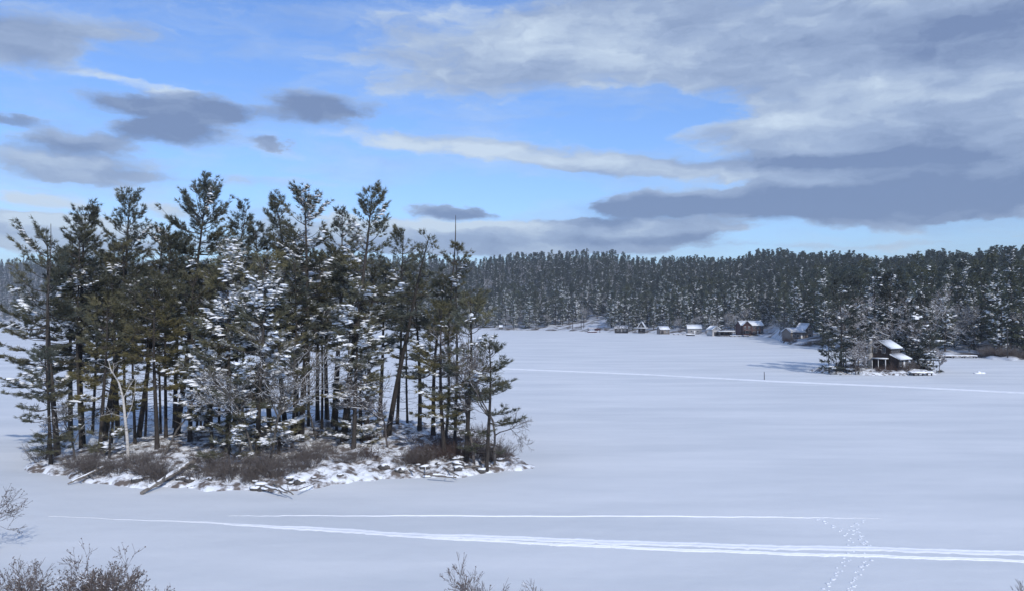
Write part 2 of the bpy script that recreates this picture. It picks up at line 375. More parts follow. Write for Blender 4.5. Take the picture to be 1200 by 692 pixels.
def hills():
    us=np.concatenate([np.linspace(-2.1,-.75,60),np.linspace(-.74,.74,420),np.linspace(.75,1.9,60)])
    q=np.concatenate([np.linspace(-.02,.12,26),np.linspace(.14,1.5,70)])
    U,Q=np.meshgrid(us,q); Ds=shoreD(U)+4*np.sin(U*90)+2*np.sin(U*230); Dr=np.interp(U*F+CX,RG[:,0],RG[:,1]); Y=Ds+Q*(Dr-Ds); X=U*Y
    Z=hillz(X,Y); a=Acc(); nx,ny=len(us),len(q); i=np.arange((nx-1)*(ny-1)); r,c=i//(nx-1),i%(nx-1); v=r*nx+c
    a.add(np.stack([X,Y,Z],-1).reshape(-1,3),None,np.stack([v,v+1,v+nx+1,v+nx],1))
    o=obj('hills',a.mesh('hills',M['hill'],True)); tag(o,'wooded hills rising behind the lake','hills',kind='structure')
hills()
bk=sheet('near_bank',np.linspace(-120,120,80),np.linspace(-90,26.5,40),lambda X,Y: 9.3*(1-np.clip((Y+0.0)/24.,-.15,1.2))**1.0-.12+.25*np.sin(X*.4)*np.sin(Y*.5)-np.clip(np.abs(X)-60,0,60)*.0,M['snow'])
tag(bk,'snowy near bank sloping down to the lake','bank')
fx=np.array([(30,546),(60,556),(100,562),(170,570),(250,572),(330,575),(400,566),(470,560),(540,556),(585,553),(618,547)],float)
fY=yof(fx[:,1]); fX=px2x(fx[:,0],fY)
def isl_d(X,Y):
    yf=np.interp(X,fX,fY); yb=np.interp(X,[-36,-30,-20,-10,-3,0,1.2],[60,72,81,81,73,63,58])
    e=np.minimum(X-fX[0],fX[-1]-X)*1.0
    j=.45*np.sin(X*.9+1.3*np.sin(X*.37))+.22*np.sin(X*2.3+2*np.sin(X*.61)+Y)+.10*np.sin(X*5.1+2.5*np.sin(X*1.3)+Y*1.7)
    return np.minimum(np.minimum(Y-yf,yb-Y),e)+j
def isl_z(X,Y):
    d=isl_d(X,Y); dp=np.clip(d,0,30)
    n=.10*np.sin(X*1.3+Y*.9)+.08*np.sin(X*2.7-Y*1.9)+.05*np.sin(X*6.1+Y*5.3)+.04*np.sin(X*11-Y*8.7)
    return np.where(d>0,.13*(1-np.exp(-dp/.3))+.95*(1-np.exp(-dp/4))+n*.8*np.clip(dp*.7,0,1),np.maximum(d*.8,-.6))
sheet('island_ground',np.linspace(-38,3,260),np.linspace(47,84,220),isl_z,M['island'])
bpy.data.objects['island_ground']['label']='low snowy mound of the wooded island'
# islet with the cottage
IX,IY=px2x(1028,150),152.
def islet_z(X,Y):
    d=1-np.sqrt(((X-IX)/11.5)**2+((Y-IY)/8.5)**2)+.05*np.sin(X*1.1)+.04*np.sin(X*2.3+Y)
    return np.where(d>0,.9*(1-np.exp(-d*5))+.08*np.sin(X*2)*np.sin(Y*2.3),np.maximum(d*3,-.5))
sheet('islet_ground',np.linspace(IX-14,IX+14,90),np.linspace(IY-11,IY+11,70),islet_z,M['island'])
bpy.data.objects['islet_ground']['label']='small snowy islet under the brown cottage'

def ribbon(name, pts, width, label, h=.05, seed=0, m='track', grooves=2):
    """packed snow track: a low strip with raised edges, following photo points on the ice"""
    rng=np.random.default_rng(seed); P=np.array([(px2x(a,yof(b)),yof(b),w) for a,b,w in pts])
    s=np.linspace(0,1,260); k=np.linspace(0,1,len(P)); 
    X=np.interp(s,k,P[:,0]);Y=np.interp(s,k,P[:,1]);W=np.interp(s,k,P[:,2])*width
    for _ in range(20): X[1:-1]=(X[:-2]+2*X[1:-1]+X[2:])/4; Y[1:-1]=(Y[:-2]+2*Y[1:-1]+Y[2:])/4
    X+=.03*np.sin(s*60); Y+=.05*np.sin(s*43)+.03*np.sin(s*130)
    d=np.gradient(np.stack([X,Y],1),axis=0); d/=np.linalg.norm(d,axis=1,keepdims=True); nrm=np.stack([-d[:,1],d[:,0]],1)
    c=np.linspace(-1,1,4*grooves+3); prof=np.abs(np.sin((c+1)/2*pi*grooves))*h; prof[0]=prof[-1]=-.02; prof=np.maximum(prof,.006); prof[0]=prof[-1]=-.02
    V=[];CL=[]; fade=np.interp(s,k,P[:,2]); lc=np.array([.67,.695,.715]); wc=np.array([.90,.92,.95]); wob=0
    for i in range(len(s)):
        wob=.85*wob+rng.normal(0,.10); fd=np.clip(fade[i]*(1+wob*.6),0,1)
        w=W[i]*(1+.16*rng.normal()+.25*wob)/2*min(1,.25+W[i])
        for cc,z in zip(c,prof):
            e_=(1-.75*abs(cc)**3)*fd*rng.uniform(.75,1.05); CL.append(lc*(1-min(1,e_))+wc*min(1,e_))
            V.append((X[i]+nrm[i,0]*cc*w,Y[i]+nrm[i,1]*cc*w,(z*min(1,fade[i]+.1)+rng.uniform(0,.014)) if z>0 else z))
    n=len(c); a=Acc(); i=np.arange((n-1)*(len(s)-1)); r,q=i//(n-1),i%(n-1); v=r*n+q
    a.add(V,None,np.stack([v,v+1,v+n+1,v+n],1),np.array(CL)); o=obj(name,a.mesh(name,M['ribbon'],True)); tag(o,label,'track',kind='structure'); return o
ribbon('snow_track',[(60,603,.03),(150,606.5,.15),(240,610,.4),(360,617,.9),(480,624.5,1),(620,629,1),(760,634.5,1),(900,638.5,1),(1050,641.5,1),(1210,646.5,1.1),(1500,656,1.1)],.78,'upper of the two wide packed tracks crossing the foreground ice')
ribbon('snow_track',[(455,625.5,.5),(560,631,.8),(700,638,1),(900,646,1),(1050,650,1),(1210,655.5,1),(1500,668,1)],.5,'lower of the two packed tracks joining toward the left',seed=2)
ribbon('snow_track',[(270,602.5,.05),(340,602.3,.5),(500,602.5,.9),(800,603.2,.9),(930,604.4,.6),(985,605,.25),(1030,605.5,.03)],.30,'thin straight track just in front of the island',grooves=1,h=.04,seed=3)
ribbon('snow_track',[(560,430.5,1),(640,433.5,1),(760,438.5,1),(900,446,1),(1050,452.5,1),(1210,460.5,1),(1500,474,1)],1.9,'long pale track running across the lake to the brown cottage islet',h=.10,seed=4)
def trail(pts, seed, label):
    rng=np.random.default_rng(seed); P=np.array([(px2x(a,yof(b)),yof(b)) for a,b in pts]); seg=np.linalg.norm(np.diff(P,axis=0),axis=1); L=np.r_[0,np.cumsum(seg)]
    q=np.arange(0,L[-1],.40); q=q+rng.uniform(-.06,.06,len(q)); X=np.interp(q,L,P[:,0])+np.where(np.arange(len(q))%2,.10,-.10)+rng.normal(0,.05,len(q)); Y=np.interp(q,L,P[:,1])+rng.normal(0,.05,len(q))
    a=Acc(); r=rng.uniform(.045,.085,len(q)); lumps(a,rng,np.stack([X,Y,0*X],1),r*1.3,r,.03,rng.uniform(0,6,len(q)),.05)
    k=rng.random(len(q))<.5; r=r[k]*.6; lumps(a,rng,np.stack([X[k]+.15,Y[k]+.12,0*X[k]],1),r,r,.03,rng.uniform(0,6,k.sum()),.05)
    tag(obj('footprint_trail',a.mesh('footprints',M['track'],True)),label,'footprints',kind='stuff')
trail([(940,725),(962,690),(975,672),(988,655),(997,640),(990,625),(972,613),(955,606)],1,'left trail of footprints wandering across the tracks')
trail([(975,725),(990,690),(1000,672),(1012,655),(1014,640),(1006,627),(992,617)],2,'right trail of footprints with kicked up snow')
trail([(1014,640),(1004,625),(996,614),(1012,607)],3,'short branch of footprints ending at the thin track')

# ------------------------------------------------------------------ island trees
def isl_plant(i, bpx, Y, tpx, tpy, Rr, cb, label, **k):
    X=px2x(bpx,Y); z=float(isl_z(np.array(X),np.array(Y))); H=zof(tpy,Y)-z; lx=px2x(tpx,Y)-X
    rng=random.Random(i); ms=pine(100+i,H,Rr,cb,lean=(lx,rng.uniform(-.6,.6)),**k)
    plant('pine_tree',ms,(X,Y,z-.05),label,'pine tree','pine trees on the near island')
HERO=[
(70,61,50,268,4.7,.30,'leftmost pine of the island with long level limbs reaching past the picture edge',dict(sparse=.25,olive=.15,snow=.5,asym=(pi,.35))),
(100,66,104,239,3.5,.32,'pine with round bushy top, second from the left end of island',dict(olive=.25,snow=.4)),
(122,70,148,217,3.7,.35,'tall pine with forked upswept top, left third of island skyline',dict(olive=.3,snow=.25)),
(163,72,192,262,3.2,.36,'shorter pine filling the dip between the left spire and the broad top',dict(olive=.3,snow=.45)),
(208,68,240,214,3.9,.38,'broad dense pine with flat bushy top left of the island middle',dict(olive=.2,snow=.2,shape='flat')),
(240,74,286,234,2.6,.45,'narrow pine tip just right of the broad bushy top',dict(olive=.3,snow=.3)),
(268,59,262,285,3.9,.14,'front pine with drooping limbs thickly lined with snow at island centre',dict(olive=.15,snow=1.15)),
(303,57,312,300,3.6,.10,'front pine loaded with long snowy boughs hanging low over the brush',dict(olive=.2,snow=.95)),
(347,66,322,226,2.9,.4,'slim pine left of the twin peaks in mid island',dict(olive=.1,snow=.4)),
(353,63,358,214,3.5,.36,'tallest pine of the middle group with layered feathery limbs',dict(olive=.15,snow=.6,sparse=.12)),
(392,72,402,242,2.8,.4,'pine half hidden between two tall pines right of the middle',dict(olive=.2,snow=.5)),
(403,62,437,214,3.3,.34,'tall pine with open one sided top leaning right above the island gap',dict(olive=.25,snow=.85,sparse=.22,asym=(0,.25))),
(455,65,505,264,2.2,.52,'thin leaning pine with sparse wind blown top near the right end',dict(olive=.1,snow=.2,sparse=.45,asym=(0,.6))),
(492,69,484,318,2.7,.38,'mid height dark pine behind the leaning trunk',dict(olive=.1,snow=.3)),
(521,58,516,352,2.3,.22,'olive green pine low at the right end of island',dict(olive=.9,snow=.2)),
(546,57,551,338,2.7,.20,'last pine on the right end with wide sweeping limbs over the ice',dict(olive=.15,snow=.35,sparse=.12,asym=(0,.2))),
(430,74,441,300,2.7,.4,'dark pine deep behind the open one sided pine',dict(olive=.1,snow=.4)),
(119,59,126,345,3.0,.24,'olive toned younger pine standing before the left trunks',dict(olive=.9,snow=.2)),
(186,60,182,322,3.1,.36,'yellow green pine in front of the shadowed centre left trunks',dict(olive=1.,snow=.12)),
(224,64,226,318,3.0,.40,'green pine crown below the broad bushy top',dict(olive=.6,snow=.35)),
(276,66,281,288,3.2,.36,'frosted pine right behind the snow loaded front pine',dict(olive=.1,snow=1.)),
(373,76,374,300,2.4,.45,'slender pine seen through the bright gap, left one',dict(olive=.2,snow=.4)),
(384,77,390,282,2.3,.5,'slender pine seen through the bright gap, right one',dict(olive=.2,snow=.3)),
(140,75,134,282,3.0,.4,'dark back pine between the two left spires',dict(olive=.2,snow=.3)),
(85,72,82,290,3.0,.36,'dark back pine behind the leftmost trees',dict(olive=.1,snow=.5)),
(335,75,338,280,2.8,.45,'back row pine between the slim pine and the layered pine',dict(olive=.15,snow=.4)),
(445,76,452,305,2.2,.5,'straight thin back pine right of the open one sided pine',dict(olive=.15,snow=.3)),
(508,66,520,322,2.6,.32,'dusky pine between the dead spike and the right end pine',dict(olive=.1,snow=.3,sparse=.2)),
(206,78,215,270,3.0,.42,'deep back row pine near the broad bushy top',dict(olive=.15,snow=.3)),
(318,70,300,262,2.6,.40,'pine in second row with snowy shoulders left of the twin peaks',dict(olive=.1,snow=.8)),
(415,60,419,330,2.6,.34,'younger pine with big snow clumps in front of the open one sided pine',dict(olive=.5,snow=1.3)),
(62,57,58,400,1.7,.12,'knee high limbed small pine on the left tip of island',dict(olive=.2,snow=.3)),
(250,60,246,380,2.6,.2,'small frosted pine under the broad bushy top',dict(olive=.3,snow=1.)),
(328,58,334,405,2.2,.15,'short pine with white boughs beside the bare grey tree',dict(olive=.4,snow=1.1)),
(570,56,574,392,1.9,.15,'low wispy conifer at the right tip of island',dict(olive=.1,snow=.2,sparse=.3)),
]
for i,(a,b,c,d,e,f,l,k) in enumerate(HERO): isl_plant(i,a,b,c,d,e*1.08,f,l,**k)
# slim inner trunks, hardly any crown of their own
slim=[pine(300+q,17,1.9,.58,olive=.2,snow=.35,r0=.12,dead=48,lean=(.5*(q-1),.2)) for q in range(3)]
for i,(p,Y) in enumerate([(97,63),(132,66),(150,68),(160,63),(171,70),(190,74),(196,66),(232,72),(258,70),(285,72),(362,72),(378,70),(395,68),(410,71),(422,77),(466,73),(478,76),(533,62),(343,60),(237,79),(110,75)]):
    X=px2x(p,Y); z=float(isl_z(np.array(X),np.array(Y)))
    plant('slim_pine',slim[i%3],(X,Y,z-.05),'slim straight pine with a bare dark trunk inside the island grove','pine tree','slim pines inside the island grove',rz=i*1.9,scale=random.Random(i).uniform(.78,1.08))
# small snowy spruce
for i,(p,Y,H,l) in enumerate([(425,62,6.6,'small conical spruce plastered with snow under the gap in the pines'),(405,63,4.6,'smaller snowy spruce left of the conical spruce'),(270,54,3.2,'low spruce sapling with snow before the centre trunks'),(130,57,2.6,'waist high green sapling near the birch')]):
    X=px2x(p,Y); z=float(isl_z(np.array(X),np.array(Y)))
    plant('young_spruce',pine(400+i,H,1.25+.08*H,.04,shape='spruce',olive=.3,snow=1.5 if i<2 else .6,dead=0,r0=.07,dens=1.2),(X,Y,z),l,'spruce','young spruces on the near island')
# bare trees
BARE=[(340,64,343,296,.45,(.20,.185,.17),.35,'bare grey tree with pale forked limbs before the tall middle pines','bare_tree'),
(522,63,533,252,.22,(.09,.08,.075),.05,'dead spike with a few stubs rising above the right end of island','dead_tree'),
(57,60,57,262,.25,(.09,.08,.075),.05,'dead grey tip standing at the left end of the skyline','dead_tree'),
(580,57,578,392,.6,(.15,.135,.125),.12,'bare branching tree spreading over ice at the right tip','bare_tree'),
(556,57,560,372,.55,(.15,.13,.12),.12,'bare grey tree tangled in the last pine on the right','bare_tree'),
(455,61,460,430,.5,(.11,.095,.09),.2,'low bare tree under the leaning pine','bare_tree'),
(298,55,290,420,.5,(.13,.12,.11),.28,'frosted bare tree in front of the snow loaded pine','bare_tree'),
(316,56,326,395,.5,(.13,.12,.11),.28,'frosted bare tree right of the snow loaded pine','bare_tree'),
(282,56,268,375,.5,(.13,.12,.11),.28,'frosted bare tree left of the snow loaded pine','bare_tree'),
(90,58,86,455,.5,(.11,.10,.09),.2,'small bare tree at the left end under the level limbs','bare_tree')]
for i,(p,Y,tp,ty,sp,c,sn,l,nm) in enumerate(BARE):
    X=px2x(p,Y); z=float(isl_z(np.array(X),np.array(Y))); H=zof(ty,Y)-z
    dead=nm=='dead_tree'
    if dead:
        rr=np.random.default_rng(i); tr_,li_=Acc(),Acc(); lx=px2x(tp,Y)-X; tz=np.linspace(0,1,12); P=np.stack([lx*tz+.12*np.sin(tz*9),.1*np.sin(tz*7),tz*H],1); tube(tr_,P,(.06 if p<100 else .11)*(1-tz)**.7+.02,7,(.08,.07,.065)); A_=[];B_=[]
        for q in range(26):
            t_=rr.uniform(.45,.97); b_=np.array([np.interp(t_,tz,P[:,k]) for k in range(3)]); v_=np.array([rr.normal(0,1),rr.normal(0,1),rr.uniform(.1,.9)]); v_/=np.linalg.norm(v_); A_.append(b_);B_.append(b_+v_*rr.uniform(.2,1.3)*(1.15-t_))
        sticks(li_,A_,B_,.022,.008,(.08,.07,.065)); ms=[tr_.mesh('trunk',M['bark'],True),li_.mesh('branches',M['twig']),None,None]
    else: ms=bare(500+i,H,sp,5 if not dead else 2,.05+.006*H,c,sn,lean=(px2x(tp,Y)-X,0),twig=.010,first=.34 if not dead else .62,forks=(2,4) if not dead else (1,2),up=.4)
    plant(nm,ms,(X,Y,z),l,nm.replace('_',' '),names=BN)
Y=54.5; X=px2x(153,Y); z=float(isl_z(np.array(X),np.array(Y)))
tr_,li_=Acc(),Acc(); rr=np.random.default_rng(3)
def bp(q): return [(px2x(a,Y)-X,0.06*math.sin(b_*.2),zof(b_,Y)-z) for a,b_ in q]
tube(tr_,bp([(154,558),(152,535),(150,510),(148,488),(146,466),(140,448),(131,432),(127,420)]),[.13,.115,.105,.095,.075,.055,.035,.018],8)
for q in ([(149,492),(152,476),(153,458),(150,438)],[(146,466),(150,452),(156,440)],[(148,488),(138,482),(128,484)],[(140,448),(136,436),(138,424)]):
    p=np.array(bp(q)); p[:,1]+=np.linspace(0,rr.normal(0,.6),len(p)); sticks(li_,p[:-1],p[1:],np.linspace(.028,.016,len(p)-1),np.linspace(.02,.008,len(p)-1),(1,1,1),5)
    for k_ in range(7):
        u_=rr.uniform(.3,1); b_=p[0]+(p[-1]-p[0])*u_; b_=np.array([np.interp(u_,np.linspace(0,1,len(p)),p[:,c_]) for c_ in range(3)]); v_=np.array([rr.normal(0,.5),rr.normal(0,.5),rr.uniform(.1,.6)]); sticks(li_,[b_],[b_+v_],.014,.006,(1,1,1))
bm_=[tr_.mesh('trunk',M['birch'],True),li_.mesh('branches',M['birch']),None,None]
plant('birch_tree',bm_,(X,Y,z),'slender pale birch with forked top at the left front of island','birch tree',names=BN)
# leaning dead trunks
def log(name,p0,p1,r0,r1,label,cat,snowy=True,seed=0,stubs=5,m='log',group=None):
    rng=np.random.default_rng(seed); p0=np.array(p0,float);p1=np.array(p1,float); o=empty(name,tuple(p0),label=label,cat=cat,group=group)
    t=np.linspace(0,1,10)[:,None]; P=(p1-p0)*t; L=np.linalg.norm(p1-p0); P[1:-1]+=rng.normal(0,.005*L,(8,3)); a=Acc(); r=np.linspace(r0,r1,10)*rng.uniform(.85,1.15,10); tube(a,P,r,8,(1,1,1))
    for i in range(stubs):
        q=rng.uniform(.25,.95); b=(p1-p0)*q; v=rng.normal(0,1,3); v[2]=abs(v[2]); v/=np.linalg.norm(v); sticks(a,[b],[b+v*rng.uniform(.2,.8)],r1*.7,r1*.25,(1,1,1),5)
    obj('log',a.mesh('log',M[m],True),o)
    if snowy:
        s=Acc(); P2=P[1:-1]+np.array([0,0,1.0])*(r[1:-1,None]*.75); tube(s,P2,r[1:-1]*rng.uniform(.55,.95,8),7); obj('snow_cover',s.mesh('snow_cover',M['snow'],True),o)
    return o
def g(px,py,dz=0,zg=.5):
    Y=(CH-zg)*F/(py-HY); return (px2x(px,Y),Y,zg+dz)
log('fallen_log',g(168,577,.05,.05),g(228,546,.35,.7),.10,.17,'fallen log with snow on top sticking out over the ice at the island front','log',seed=1)
log('fallen_log',g(82,566,.05,.05),g(128,549,.3,.6),.05,.09,'thin fallen branch on the snow left of the birch','log',seed=2)
Y=60; log('leaning_trunk',(px2x(192,58),58,.6),(px2x(244,Y),Y,zof(438,Y)),.085,.04,'dead trunk leaning right between the upright centre left trunks','dead tree',seed=3,snowy=False,stubs=9,m='barkw')
Y=64; log('leaning_trunk',(px2x(372,64),64,.8),(px2x(356,64),Y,zof(452,Y)),.07,.04,'thin dead trunk leaning left in the bright gap','dead tree',seed=4,stubs=9,snowy=False,m='barkw')
DR_=[((478,548),(493,534),.07),((486,553),(472,546),.06),((505,556),(535,560),.08),((515,545),(538,558),.07),((497,540),(500,556),.05),((510,541),(560,532),.06),((575,533),(592,508),.035),((545,548),(572,545),.06),((310,569),(338,578),.08),((322,566),(345,580),.06),((352,573),(370,567),.05),((100,552),(112,560),.05),((470,552),(490,548),.05)]
for i,(a,b,r) in enumerate(DR_):
    log('driftwood',g(a[0],a[1],.08,.35),g(b[0],b[1],.12,.25 if i!=6 else 1.),r,r*.6,['bleached driftwood pole piled on the snowy shelf at the right end','bleached driftwood pole piled on the snowy shelf at the right end','dark driftwood branch lying along the front shore of the island'][0 if i<8 and i!=6 else 2] if i!=6 else 'thin bare branch rising from the shrubs at the right tip','driftwood',seed=20+i,stubs=2,snowy=i%2==0,group='driftwood on the near island shore')
# rocks at the shore
def rock(p,r,label,seed,group):
    rng=np.random.default_rng(seed); o=empty('shore_rock',p,label=label,cat='rock',group=group)
    a=Acc(); 
    n1,n2=10,7; V=[];Q=[]
    ph=rng.uniform(0,6,3)
    for i in range(n2):
        e=-.6+i/(n2-1)*(pi/2+.6)
        for j in range(n1):
            t=j*2*pi/n1; k=1+.18*sin(2*t+ph[0])+.12*sin(3*t+ph[1]+e*2)+rng.normal(0,.06); V.append((cos(t)*cos(e)*k*r*1.3,sin(t)*cos(e)*k*r,sin(e)*r*.7*k))
    for i in range(n2-1):
        for j in range(n1): Q.append((i*n1+j,i*n1+(j+1)%n1,(i+1)*n1+(j+1)%n1,(i+1)*n1+j))
    a.add(V,None,Q); obj('stone',a.mesh('stone',M['rock']),o)
    s=Acc(); lumps(s,rng,[(rng.uniform(-.05,.1),.12*r,.42*r)],r*1.35,r*1.1,r*.55,0,.05); obj('snow_cover',s.mesh('snow_cover',M['snow'],True),o)
rng=np.random.default_rng(5)
for i in range(34):
    if i<20: p=rng.uniform(90,400)
    else: p=rng.uniform(440,592)
    Yf=float(np.interp(p,fx[:,0],fY))+rng.uniform(.2,1.3 if i<20 else 2.2); X=px2x(p,Yf); z=float(isl_z(np.array(X),np.array(Yf)))
    rock((X,Yf,z),rng.uniform(.13,.34),'dark shore rock with a cap of snow along the front of the island' if i<20 else 'dark rock half buried in the snowy shelf at the right end of island',i,'rocks along the island front' if i<20 else 'rocks on the right shelf')
# shrubs of the island
shr=[shrub(600+i,H*.85,W,int(n*.85),(c[0]*.92,c[1]*.92,c[2]*.92),0) for i,(H,W,n,c,s) in enumerate([(1.5,1.7,46,(.15,.13,.12),.12),(1.2,1.9,44,(.13,.112,.104),.16),(1.8,1.5,40,(.17,.148,.136),.10),(1.0,1.5,40,(.095,.066,.058),.08)])]
k=0
for i in range(150):
    p=rng.uniform(50,594) if i%5 else rng.uniform(470,596)
    Yf=float(np.interp(p,fx[:,0],fY)); 
    if i<120: Y=Yf+.7+abs(rng.normal(0,2.2))+(1.5 if p>350 else 0)
    else: Y=Yf+rng.uniform(4,17)
    X=px2x(p,Y)
    if isl_d(np.array(X),np.array(Y))<.7: continue
    z=float(isl_z(np.array(X),np.array(Y))); right=p>430
    v=3 if right and rng.random()<.75 else int(rng.integers(0,3))
    lab='reddish brown bare shrub in the thicket at the right end of island' if right else ('grey brown leafless shrub in the brush under the left island pines' if p<250 else 'tangled grey brown shrub in the brush at the island middle')
    plant('bare_shrub',shr[v],(X,Y,z-.05),lab,'shrub','shrubs in the right thicket' if right else ('shrubs under the left pines' if p<250 else 'shrubs at the island middle'),rz=rng.uniform(0,6),scale=rng.uniform(.55,1.2)*(1.15 if p>500 else 1),names=('stems','snow_cover'))

# ------------------------------------------------------------------ foreground shrubs of the near bank and left edge tree
def bankz(Y): return 9.3*(1-Y/24.)-.1
FG=[(22,21,664,'dense brown bush with dry leaves in the lower left corner'),(-22,20,642,'brown bush cut by the left picture edge in the lower corner'),(85,20.5,640,'tallest open twigged bush in the lower left foreground'),(118,21.5,668,'low spreading bush right of the tallest left foreground bush'),(150,20,676,'last small twiggy bush of the lower left foreground cluster'),(577,21,672,'thin upright bush at the bottom centre'),(608,20.5,668,'forked bush right of the thin upright one at the bottom centre'),(1203,20.5,680,'bush tip in the lower right corner')]
for i,(p,Y,ty,l) in enumerate(FG):
    z=bankz(Y); H=zof(ty,Y)-z
    ms=bare(700+i,H,.48 if p<400 else .36,5,.035,(.15,.128,.122),.05,stems=3,leaf=.45 if p<400 else .08,twig=.0048,first=.36,up=.45,ls=.042,leafcol=(.13,.105,.09))
    plant('foreground_bush',ms,(px2x(p,Y),Y,z),l,'bush','bushes on the near bank',names=SN)
Y=33; plant('bare_tree',bare(720,zof(478,Y),.55,6,.09,(.12,.10,.095),.05,stems=3,twig=.008,leaf=.3,ls=.06),(px2x(-150,Y),Y,-.02),'bare tree outside the left edge whose twigs just reach in','bare tree',names=SN)

# ------------------------------------------------------------------ buildings
def win(parent, x, z, w, h, y, face='y', frame='white'):
    """window on the local -y face (face='y') or -x face (face='x') of a house"""
    f,gl=Acc(),Acc(); t=.09
    def bx(a,u0,u1,z0,z1,d0,d1):
        if face=='y': box(a,u0,u1,y-d1,y-d0,z0,z1)
        else: box(a,y-d1,y-d0,u0,u1,z0,z1)
    bx(f,x-w/2-t,x-w/2,z-h/2-t,z+h/2+t,.0,.06);bx(f,x+w/2,x+w/2+t,z-h/2-t,z+h/2+t,.0,.06);bx(f,x-w/2,x+w/2,z-h/2-t,z-h/2,.0,.06);bx(f,x-w/2,x+w/2,z+h/2,z+h/2+t,.0,.06);bx(f,x-.025,x+.025,z-h/2,z+h/2,.012,.05)
    bx(gl,x-w/2,x+w/2,z-h/2,z+h/2,.003,.010)
    o=obj('window',f.mesh('window_frame',M[frame]),parent); obj('pane',gl.mesh('pane',M['glass']),o)
def slab(a, A, B, x0, x1, th, over=0):
    """roof slab: from A(y,z) to B(y,z), extruded along x"""
    d=np.array(B,float)-np.array(A,float); n=np.array([-d[1],d[0]])/np.linalg.norm(d)
    if n[1]<0: n=-n
    prism(a,[A,B,tuple(np.array(B)+n*th),tuple(np.array(A)+n*th)],1,2,0,x0,x1)
def gable(root, w, d, hw, hr, wallm, roofm='shingle', snow=.22, ov=.35, x0=None):
    """gable house, ridge along local x, front = -y"""
    x0=-w/2 if x0 is None else x0; x1=x0+w; a=Acc()
    prism(a,[(-d/2,-.6),(d/2,-.6),(d/2,hw),(0,hr),(-d/2,hw)],1,2,0,x0,x1); obj('wall',a.mesh('wall',M[wallm]),root)
    r,s=Acc(),Acc(); sl=(hr-hw)/(d/2)
    for sg in (-1,1):
        A=(sg*(d/2+ov),hw-ov*sl+.02); B=(0,hr+.02); slab(r,A,B,x0-ov,x1+ov,.12)
        A2=(A[0]-sg*.0,A[1]+.125); slab(s,A2,(0,hr+.145),x0-ov+.05,x1+ov-.05,snow)
    rf=obj('roof',r.mesh('roof',M[roofm]),root); obj('snow_cover',s.mesh('roof_snow',M['thinsnow' if snow<.1 else 'roofsnow']),rf)
def door(root,x,z0,w,h,y,m='dark',face='y',name='door'):
    a=Acc()
    if face=='y': box(a,x-w/2,x+w/2,y-.05,y+.02,z0,z0+h)
    else: box(a,y-.05,y+.02,x-w/2,x+w/2,z0,z0+h)
    d=obj(name,a.mesh(name,M[m]),root); b=Acc()
    if face=='y': box(b,x+w/2-.18,x+w/2-.10,y-.10,y-.05,z0+h*.45,z0+h*.52)
    else: box(b,y-.10,y-.05,x+w/2-.18,x+w/2-.10,z0+h*.45,z0+h*.52)
    if name=='door': obj('handle',b.mesh('handle',M['grey']),d)
# the brown cottage on the islet (ridge runs right and back)
cz=.75; cx,cy=px2x(1036,150),150.
h=empty('cottage',(cx,cy,cz),R_(38),label='small dark brown two storey cottage with stone chimney on the islet',cat='cottage'); h.scale=(.84,.84,.95)
gable(h,4.6,4.8,4.05,5.35,'brown',snow=.20,ov=.35)
for x in (-1.2,.1,1.35): win(h,x,3.55,.7,.6,-2.4,'y','grey')
for y,z in ((-1.0,3.7),(.9,3.7)): win(h,y,z,.65,.95,-2.3,'x','grey')
a=Acc(); prism(a,[(-4.2,-.6),(-2.42,-.6),(-2.42,2.7),(-4.2,1.95)],1,2,0,-2.3,2.3); obj('porch_room',a.mesh('porch_room',M['brown']),h)
r,s=Acc(),Acc(); slab(r,(-4.75,1.85),(-2.42,2.84),-2.6,2.7,.1); slab(s,(-4.75,1.96),(-2.42,2.95),-2.55,2.65,.2); rf=obj('porch_roof',r.mesh('porch_roof',M['shingle']),h); obj('snow_cover',s.mesh('snow',M['roofsnow']),rf)
door(h,.3,.35,.8,1.5,-4.2,'white'); win(h,-1.3,1.2,.8,.8,-4.2,'y','grey'); win(h,1.6,1.2,.6,.8,-4.2,'y','grey')
r,s,p_=Acc(),Acc(),Acc(); box(r,-3.7,-2.32,-2.2,1.2,2.0,2.08); box(s,-3.65,-2.32,-2.15,1.15,2.082,2.26); rf=obj('side_porch_roof',r.mesh('side_porch_roof',M['wood']),h); obj('snow_cover',s.mesh('snow',M['roofsnow']),rf)
for y in (-2.0,-.4,1.0): q=Acc(); box(q,-3.6,-3.48,y-.06,y+.06,-.6,2.0); obj('porch_post',q.mesh('post',M['white']),h)
door(h,-1.2,.1,.85,1.8,-2.3,'dark','x')
c=Acc(); box(c,-3.05,-2.32,1.45,2.35,-.6,3.2); box(c,-2.95,-2.33,1.5,2.2,3.2,5.5); box(c,-3.05,-2.25,1.42,2.28,5.5,5.68); ch=obj('chimney',c.mesh('chimney',M['stone']),h); s=Acc(); lumps(s,rng,[(-2.65,1.85,5.68)],.4,.4,.15,0,.02); obj('snow_cover',s.mesh('snow',M['snow'],True),ch)

def place(name,px,Y,rz,label,cat,z=None,group=None):
    X=px2x(px,Y); z=float(hillz(np.array(X),np.array(Y))) if z is None else z
    e=empty(name,(X,Y,max(z,.1)),rz,label=label,cat=cat,group=group)
    if cat in('house','cottage','boathouse'): e.scale=(.82,.82,.9)
    return e
HOUSES=[] # clear zones (px0,px1,Y0,Y1)
